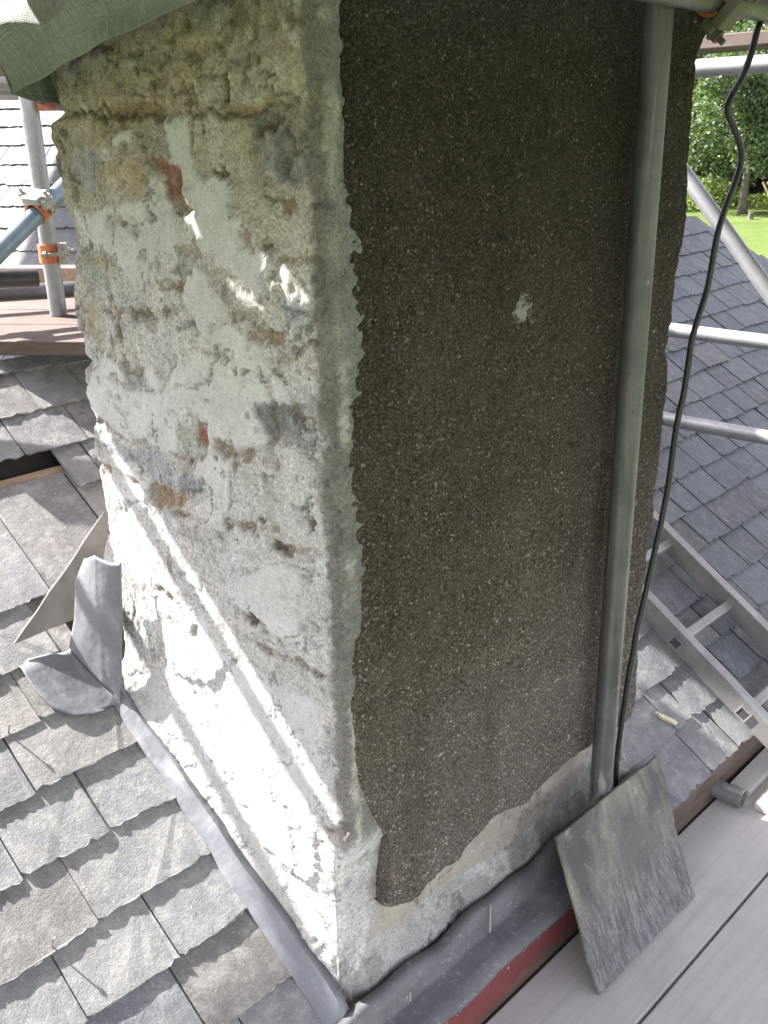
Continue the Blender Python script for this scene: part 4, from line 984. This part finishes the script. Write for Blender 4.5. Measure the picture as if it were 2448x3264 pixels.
# ------------------------------------------------------------------ sheeting
def sheet():
    n, mth = 70, 44
    V = []; F = []; uv = []
    for j in range(mth + 1):
        t = j / mth                       # 0 lower edge .. 1 top
        for i in range(n + 1):
            s = i / n                     # 0 = tip (far left in view), 1 = right end
            lo = Vector((-0.10, 0.562 - 0.54 * s, 1.511 + 0.093 * s + 0.004 * math.sin(s * 3.1)))
            hi = Vector((-0.085 - 0.012 * math.sin(s * 5 + 1), 0.575 - 0.54 * s, 1.712))
            p = lo.lerp(hi, t)
            t0 = 0.36 + 0.05 * math.sin(s * 11 + 0.6) + 0.25 * max(0, s - 0.4)      # crest of the fold
            cr = 0.040 * (1 - 0.55 * s) + 0.006 * math.sin(s * 15)
            p.x -= cr * ((t / t0) ** 1.6 if t < t0 else max(0.0, 1 - (t - t0) / (1 - t0)) ** 1.3)
            p.x += 0.0045 * math.sin(s * 31 + t * 4) * max(0, t - 0.25) + 0.003 * math.sin(s * 9 + t * 11)
            p.z += 0.0012 * math.sin(s * 26 + t * 8)
            p.x += 0.0025 * math.sin(s * 19 - t * 13) * min(1, t * 4)
            V.append(p); uv.append((s * 1.3, t * 0.5))
    for j in range(mth):
        for i in range(n): F.append((j * (n + 1) + i, j * (n + 1) + i + 1, (j + 1) * (n + 1) + i + 1, (j + 1) * (n + 1) + i))
    # return fold behind the tip
    k = len(V); a = Vector((-0.10, 0.562, 1.511)); bb = [Vector((-0.05, 0.60, 1.503)), Vector((0.03, 0.66, 1.500)), Vector((0.10, 0.70, 1.505))]
    top = [Vector((-0.125, 0.60, 1.712)), Vector((-0.06, 0.66, 1.712)), Vector((0.03, 0.71, 1.712)), Vector((0.10, 0.74, 1.712))]
    for lo, hi in zip([a] + bb, top):
        for q in range(5):
            V.append(lo.lerp(hi, q / 4) + Vector((0.0, 0.006 * math.sin(q * 1.3), 0))); uv.append((len(V) * 0.01, q * 0.1))
    for i in range(3):
        for q in range(4): F.append((k + i * 5 + q, k + (i + 1) * 5 + q, k + (i + 1) * 5 + q + 1, k + i * 5 + q + 1))
    o = mesh_obj("sheeting", V, F, M["tarp"], None, smooth=True)
    ul = o.data.uv_layers.new(name="UVMap")
    for l in o.data.loops: ul.data[l.index].uv = uv[l.vertex_index]
    sd = o.modifiers.new("thickness", 'SOLIDIFY'); sd.thickness = 0.0012
    return tag(o, "green grey woven sheeting hanging over the top left of the stack", "sheeting")
sheet()

# ------------------------------------------------------------------ cable
cab = [(1.041, -0.1, 1.70), (1.041, -0.1, 1.623), (1.032, -0.1, 1.605), (1.014, -0.1, 1.557), (0.987, -0.1, 1.52), (0.955, -0.1, 1.49), (0.948, -0.1, 1.466), (0.976, -0.1, 1.442), (1.012, -0.1, 1.407), (1.025, -0.1, 1.377), (1.006, -0.1, 1.337), (0.98, -0.1, 1.296),
       (0.957, -0.1, 1.244), (0.948, -0.1, 1.19), (0.938, -0.1, 1.144), (0.913, -0.1, 1.092), (0.897, -0.1, 1.053), (0.892, -0.1, 1.006), (0.884, -0.1, 0.945), (0.871, -0.1, 0.9), (0.863, -0.1, 0.843), (0.857, -0.1, 0.768), (0.841, -0.1, 0.685), (0.818, -0.1, 0.598),
       (0.798, -0.1, 0.522), (0.780, -0.1, 0.462), (0.772, -0.1, 0.407), (0.766, -0.098, 0.361), (0.764, -0.095, 0.296), (0.764, -0.09, 0.217), (0.768, -0.085, 0.10), (0.79, -0.09, -0.03), (0.85, -0.10, -0.075)]
def catmull(pts, sub=4):
    pts = [Vector(p) for p in pts]; out = []
    for i in range(len(pts) - 1):
        p0, p1, p2, p3 = pts[max(i - 1, 0)], pts[i], pts[i + 1], pts[min(i + 2, len(pts) - 1)]
        for k in range(sub):
            t = k / sub
            out.append(0.5 * ((2 * p1) + (p2 - p0) * t + (2 * p0 - 5 * p1 + 4 * p2 - p3) * t * t + (3 * p1 - p0 - 3 * p2 + p3) * t ** 3))
    return out + [pts[-1]]
b = MB(); b.sweep(catmull(cab), 0.0062, 12)
tag(b.build("cable", M["rubber"], smooth=True), "black rubber cable hanging in bends beside the tall upright tube", "cable")

# ------------------------------------------------------------------ ladder on the right-hand slope
sl = rp(0, 1) - rp(0, 0); nm = rp(0, 0, 1) - rp(0, 0, 0)
lad = thing("ladder", rp(1.53, -0.15, 0.03), "aluminium ladder lying up the slates right of the stack", "ladder")
def lp_(x, s, h): return rp(x, s, h)
def stile(x, hole):
    b = MB(); o = lp_(x, -0.62, 0.022)
    wv = Vector((0.026, 0, 0))
    b.box(o, wv, sl * 1.9, nm * 0.062)
    st = b.build("stile", M["alu"], lad, bevel=0.004)
    # rolled lips on the outer edges
    b = MB(); b.box(o + nm * 0.0605 - Vector((0.003, 0, 0)), Vector((0.032, 0, 0)), sl * 1.9, nm * 0.005)
    b.build("lip", M["alu"], st, bevel=0.002)
    return st
s1 = stile(1.376, True); s2 = stile(1.680, False)
rs = [0.157 + 0.252 * k for k in (-3, -2, -1, 0, 1, 2, 3)]
for q in rs:
    b = MB(); b.box(lp_(1.372, q - 0.013, 0.036), (0.315, 0, 0), sl * 0.027, nm * 0.027)
    b.build("rung", M["alu"], lad, bevel=0.005, seg=3)
    c0 = lp_(1.3745, q - 0.013, 0.036); c1 = lp_(1.3715, q - 0.009, 0.040)
    b = MB(); ring = [(-0.004, -0.004), (0.031, -0.004), (0.031, 0.031), (-0.004, 0.031)]
    for (u0, v0, u1, v1) in ((-0.005, -0.005, 0.032, 0.0), (-0.005, 0.027, 0.032, 0.032), (-0.005, 0.0, 0.0, 0.027), (0.027, 0.0, 0.032, 0.027)):
        b.box(lp_(1.3695, q - 0.013 + u0, 0.036 + v0), (0.0075, 0, 0), sl * (u1 - u0), nm * (v1 - v0))
    k = b.build("rung_collar", M["alu"], s1, bevel=0.001)
    b = MB(); b.box(lp_(1.3712, q - 0.013, 0.036), (0.001, 0, 0), sl * 0.027, nm * 0.027); b.build("rung_hole", M["tube_dark"], s1)

# ------------------------------------------------------------------ loose slates
def loose_slate(name, label, quad, thick, mat, jag=0.003, n=9, seed=1):
    rg = random.Random(seed); pts = []
    quad = [Vector(q_) for q_ in quad]
    nrm = (quad[1] - quad[0]).cross(quad[-1] - quad[0]).normalized()
    for i in range(len(quad)):
        a, c = quad[i], quad[(i + 1) % len(quad)]
        d = (c - a).normalized(); pr_ = nrm.cross(d)
        for k in range(n):
            pts.append(a.lerp(c, k / n) + pr_ * (rg.uniform(-jag, jag) if k else 0))
    b = MB(); b.prism(pts, nrm * thick)
    o = b.build(name, M[mat], bevel=0.0018, seg=1)
    return tag(o, label, "slate")
loose_slate("loose_slate", "big streaked slate leaning on the foot of the upright tube", [(0.498, -0.108, 0.099), (0.466, -0.251, -0.1985), (0.853, -0.256, -0.1985), (0.868, -0.200, -0.110), (0.893, -0.137, 0.035), (0.889, -0.110, 0.094)], 0.009, "bigslate", 0.0025, 9, 3)
loose_slate("loose_slate", "pointed brown slate propped edge-on at the back corner of the stack", [(-0.173, 0.770, 0.486), (-0.010, 0.752, 0.500), (0.03, 0.765, 0.56), (0.085, 0.80, 0.635), (0.10, 0.822, 0.69)], 0.006, "brownslate", 0.0015, 8, 5)

# ------------------------------------------------------------------ small things on the slates
rg = random.Random(5)
def chip(label, c, ax, w, h, mat, seed):
    r_ = random.Random(seed); b = MB(); c = Vector(c); ax = Vector(ax); s_ = ax.cross(nm).normalized()
    pts = []
    for k in range(9):
        t = k / 8; pts.append((t, w * (0.55 + 0.45 * math.sin(math.pi * (0.1 + 0.8 * t))) * r_.uniform(0.75, 1.1)))
    poly = [c + ax * (t - .5) + s_ * q_ for t, q_ in pts] + [c + ax * (t - .5) - s_ * q_ * r_.uniform(.5, 1) for t, q_ in reversed(pts)]
    b.prism(poly, nm * h); return tag(b.build("wood_chip" if mat == "pale_wood" else "mortar_crumb", M[mat], bevel=0.001, seg=1), label, "wood chip" if mat == "pale_wood" else "crumb")
chip("pale yellow split wood chip lying on the sunlit slates", rp(1.17, 0.018, 0.011), (0.028, -0.040, -0.024), 0.008, 0.009, "pale_wood", 1)
chip("small white chip beside the yellow wood chip", rp(1.158, 0.045, 0.011), (0.014, -0.006, -0.003), 0.005, 0.006, "debris", 2)
nails = [(-0.265, 0.748, "bent nail sticking up between slates at the far left"), (-0.384, 0.352, "nail sticking up at a slate joint, lower left")]
for x, s, lab in nails:
    b = MB(); p = rp(x, s, 0.004); b.tube(p, p + Vector((0.004, -0.006, 0.022)), 0.0016, 8, False); b.tube(p + Vector((0.004, -0.006, 0.022)), p + Vector((0.0042, -0.0063, 0.0235)), 0.0038, 10, False)
    tag(b.build("nail", M["nail"]), lab, "nail")
# mortar crumbs on the apron: countless dust-like bits, one object
b = MB()
for k in range(260):
    x = rg.uniform(-0.02, 0.95); tt = rg.random() ** 0.7; y = -0.072 - 0.062 * tt; z = -0.0695 - (0.034) * tt
    r = rg.choice([0.0012, 0.0016, 0.002, 0.003, 0.0045]) * rg.uniform(0.7, 1.1)
    pts = [Vector((x, y, z + r * 0.5)) + Vector((rg.uniform(-1, 1), rg.uniform(-1, 1), rg.uniform(-0.6, 0.6))) * r for _ in range(6)]
    k0 = len(b.v); b.v += pts
    b.f += [(k0, k0 + 1, k0 + 2), (k0, k0 + 2, k0 + 3), (k0, k0 + 3, k0 + 1), (k0 + 4, k0 + 2, k0 + 1), (k0 + 4, k0 + 3, k0 + 2), (k0 + 5, k0 + 1, k0 + 3), (k0 + 4, k0 + 5, k0 + 3), (k0 + 4, k0 + 1, k0 + 5)]
tag(b.build("mortar_debris", M["debris"]), "pale mortar crumbs scattered over the dark lead apron", "debris", kind="stuff")
for k, (x0, z0, x1, z1) in enumerate([(0.355, -0.012, 0.335, -0.045), (0.118, -0.045, 0.10, -0.07)]):
    b = MB(); b.tube((x0, -0.062, z0), (x1, -0.078, z1 - 0.012), 0.0015, 8, False)
    tag(b.build("nail", M["nail"]), ["thin nail on the lead apron, halfway along the dashed face", "thin nail on the lead apron near the stack's front corner"][k], "nail")

# ------------------------------------------------------------------ trees beyond the lawn
def leaf_mesh(name, rg, w, h, count, size, mat, lo=0.0, lobes=9):
    cen = [(rg.gauss(0, w * 0.24), rg.gauss(0, w * 0.24), h * (lo + (1 - lo) * rg.uniform(0.12, 0.9))) for _ in range(lobes * 3)]
    rad = [w * rg.uniform(0.13, 0.25) for _ in cen]
    V, RN = [], []
    A = np.empty((count, 4, 3), np.float32); rn = np.empty((count, 4), np.float32)
    for i in range(count):
        k = rg.randrange(len(cen)); c = cen[k]; r = rad[k]
        d = Vector((rg.gauss(0, 1), rg.gauss(0, 1), rg.gauss(0, 0.8))).normalized(); q = r * (0.55 + 0.5 * rg.random() ** 0.5)
        p = Vector(c) + d * q
        nrm = (d * 0.6 + Vector((rg.gauss(0, .6), rg.gauss(0, .6), rg.gauss(0.3, .6)))).normalized()
        a = nrm.orthogonal().normalized(); a.rotate(Matrix.Rotation(rg.uniform(0, 6.28), 3, nrm)); bb = nrm.cross(a)
        s = size * rg.uniform(0.6, 1.35)
        for j, (e1, e2) in enumerate(((-.5, 0), (0, -.32), (.5, 0), (0, .32))): A[i, j] = p + a * (e1 * s * 1.3) + bb * (e2 * s * 1.3)
        rn[i] = rg.random()
    me = bpy.data.meshes.new(name); n = count * 4
    me.vertices.add(n); me.vertices.foreach_set("co", A.ravel())
    me.loops.add(n); me.loops.foreach_set("vertex_index", np.arange(n, dtype=np.int32))
    me.polygons.add(count); me.polygons.foreach_set("loop_start", np.arange(0, n, 4, dtype=np.int32)); me.polygons.foreach_set("loop_total", np.full(count, 4, np.int32))
    me.update(calc_edges=True)
    at = me.attributes.new("rnd", 'FLOAT', 'POINT'); at.data.foreach_set("value", rn.ravel())
    me.materials.append(mat); return me

def trunk_mesh(name, rg, h, r, w, lo):
    b = MB(); top = h * 0.75
    pts = [Vector((rg.uniform(-.1, .1) * i * 0.3, rg.uniform(-.1, .1) * i * 0.3, top * i / 6)) for i in range(7)]
    b.sweep(pts, [r * 1.35, r, r * .9, r * .75, r * .55, r * .35, r * .15], 10)
    for k in range(9):
        z = h * (lo + 0.06 + (0.62 - lo) * rg.random()); a = rg.uniform(0, 6.28); L = w * rg.uniform(.25, .42)
        p = Vector((0, 0, z)); dd = Vector((math.cos(a), math.sin(a), rg.uniform(.2, .8)))
        b.sweep([p, p + dd * L * .5, p + dd * L + Vector((0, 0, L * .15))], [r * .42, r * .25, r * .07], 7)
    me = bpy.data.meshes.new(name); me.from_pydata([tuple(v) for v in b.v], [], b.f); me.update(); me.materials.append(M["bark"]); me.shade_smooth(); return me

def tree(label, az, dist, crown, trunk, rot, sc, group):
    a = math.radians(az); p = (CAM.x + dist * math.cos(a), CAM.y + dist * math.sin(a), GZ)
    t = thing("tree", p, label, "tree", group); t.rotation_euler = (0, 0, rot); t.scale = (sc, sc, sc)
    for nme, me in (("crown", crown), ("trunk", trunk)):
        if me is None: continue
        o = bpy.data.objects.new(nme, me); COL.objects.link(o); o.parent = t
    return t
rt = random.Random(3)
TA = (leaf_mesh("crown", rt, 13, 14, 50000, 0.24, M["leaf_a"], 0.05, 12), trunk_mesh("trunk", rt, 13, 0.28, 12, .1))
TB = (leaf_mesh("crown", rt, 12, 16, 50000, 0.24, M["leaf_b"], 0.02, 12), trunk_mesh("trunk", rt, 15, 0.32, 12, .1))
TC = (leaf_mesh("crown", rt, 10.5, 12, 36000, 0.22, M["leaf_a"], 0.20, 10), trunk_mesh("trunk", rt, 12, 0.27, 9, .2))
tree("single tree with a clear straight trunk standing on the lawn", 25.35, 76, TC[0], TC[1], 0.4, 1.0, None)
spots = [(29.6, 92, TB, 1.0), (27.9, 99, TA, 1.05), (26.3, 106, TB, 1.1), (24.6, 98, TA, 1.05), (22.8, 104, TB, 1.1), (20.8, 96, TA, 1.1), (18.6, 100, TB, 1.05), (31.8, 96, TA, 1.1), (34.2, 101, TB, 1.0), (16.2, 98, TA, 1.1),
         (28.8, 122, TA, 1.3), (25.4, 126, TB, 1.3), (22.0, 124, TA, 1.35), (37, 100, TA, 1.1), (13.5, 100, TB, 1.1)]
labs = ["leafy tree close behind the edge of the stack", "leafy tree behind the cable's upper bend", "pale leafy tree above the single tree", "leafy tree right of the single tree", "leafy tree at the right edge of the photo",
        "leafy tree beyond the right edge", "leafy tree further beyond the right edge", "leafy tree hidden behind the dashed face", "leafy tree hidden further behind the dashed face", "leafy tree far beyond the right edge",
        "tall tree at the back of the wood, behind the stack's edge", "tall tree at the back of the wood, above the cable", "tall tree at the back of the wood, right edge", "leafy tree at the hidden left end of the wood", "leafy tree at the right end of the wood"]
for (az, d, tm, sc), lab in zip(spots, labs): tree(lab, az, d, tm[0], tm[1], rt.uniform(0, 6.28), sc, "trees of the wood beyond the lawn")
ub = leaf_mesh("undergrowth", rt, 1, 1, 10, 0.1, M["bracken"])
V = np.empty((16000, 4, 3), np.float32); rn = np.empty((16000, 4), np.float32)
for i in range(16000):
    az = math.radians(rt.uniform(10, 40)); d = 80 + 5 * rt.random() + 3 * math.sin(az * 60); h = rt.random() ** 1.6 * (1.5 + 0.8 * math.sin(az * 83))
    p = Vector((CAM.x + d * math.cos(az), CAM.y + d * math.sin(az), GZ + h)); s = 0.22 * rt.uniform(.6, 1.4)
    nrm = Vector((rt.gauss(-.5, .6), rt.gauss(0, .6), rt.gauss(.5, .5))).normalized(); a = nrm.orthogonal().normalized(); bb = nrm.cross(a)
    for j, (e1, e2) in enumerate(((-.5, 0), (0, -.35), (.5, 0), (0, .35))): V[i, j] = p + a * e1 * s * 1.5 + bb * e2 * s * 1.5
    rn[i] = rt.random()
me = bpy.data.meshes.new("undergrowth"); n = 64000
me.vertices.add(n); me.vertices.foreach_set("co", V.ravel()); me.loops.add(n); me.loops.foreach_set("vertex_index", np.arange(n, dtype=np.int32))
me.polygons.add(16000); me.polygons.foreach_set("loop_start", np.arange(0, n, 4, dtype=np.int32)); me.polygons.foreach_set("loop_total", np.full(16000, 4, np.int32)); me.update(calc_edges=True)
at = me.attributes.new("rnd", 'FLOAT', 'POINT'); at.data.foreach_set("value", rn.ravel()); me.materials.append(M["bracken"])
ug = bpy.data.objects.new("undergrowth", me); COL.objects.link(ug); tag(ug, "bright green brambles along the foot of the wood", "undergrowth", kind="stuff")
a = math.radians(24.9); sp = Vector((CAM.x + 72 * math.cos(a), CAM.y + 72 * math.sin(a), GZ))
b = MB(); b.tube(sp, sp + Vector((0, 0, 0.45)), 0.2, 12, False, 0.17); tag(b.build("tree_stump", M["bark"], auto=40), "grey tree stump on the lawn beside the single tree", "stump")
a = math.radians(24.0); sp = Vector((CAM.x + 62 * math.cos(a), CAM.y + 62 * math.sin(a), GZ)); pr2 = Vector((0.40, -0.90, 0))
post = thing("post_frame", sp, "two leaning wooden posts on the lawn at the right edge", "posts")
for k in (0, 1):
    b = MB(); b.tube(sp + pr2 * (1.2 * 1 + k * 0.5) + Vector((k * .3, 0, 0)), sp - pr2 * (0.55 - k * 0.25) + Vector((0, 0, 2.9)), 0.055, 10, False); b.build("leaning_post", M["timber"], post)
bpy.data.meshes.remove(ub)
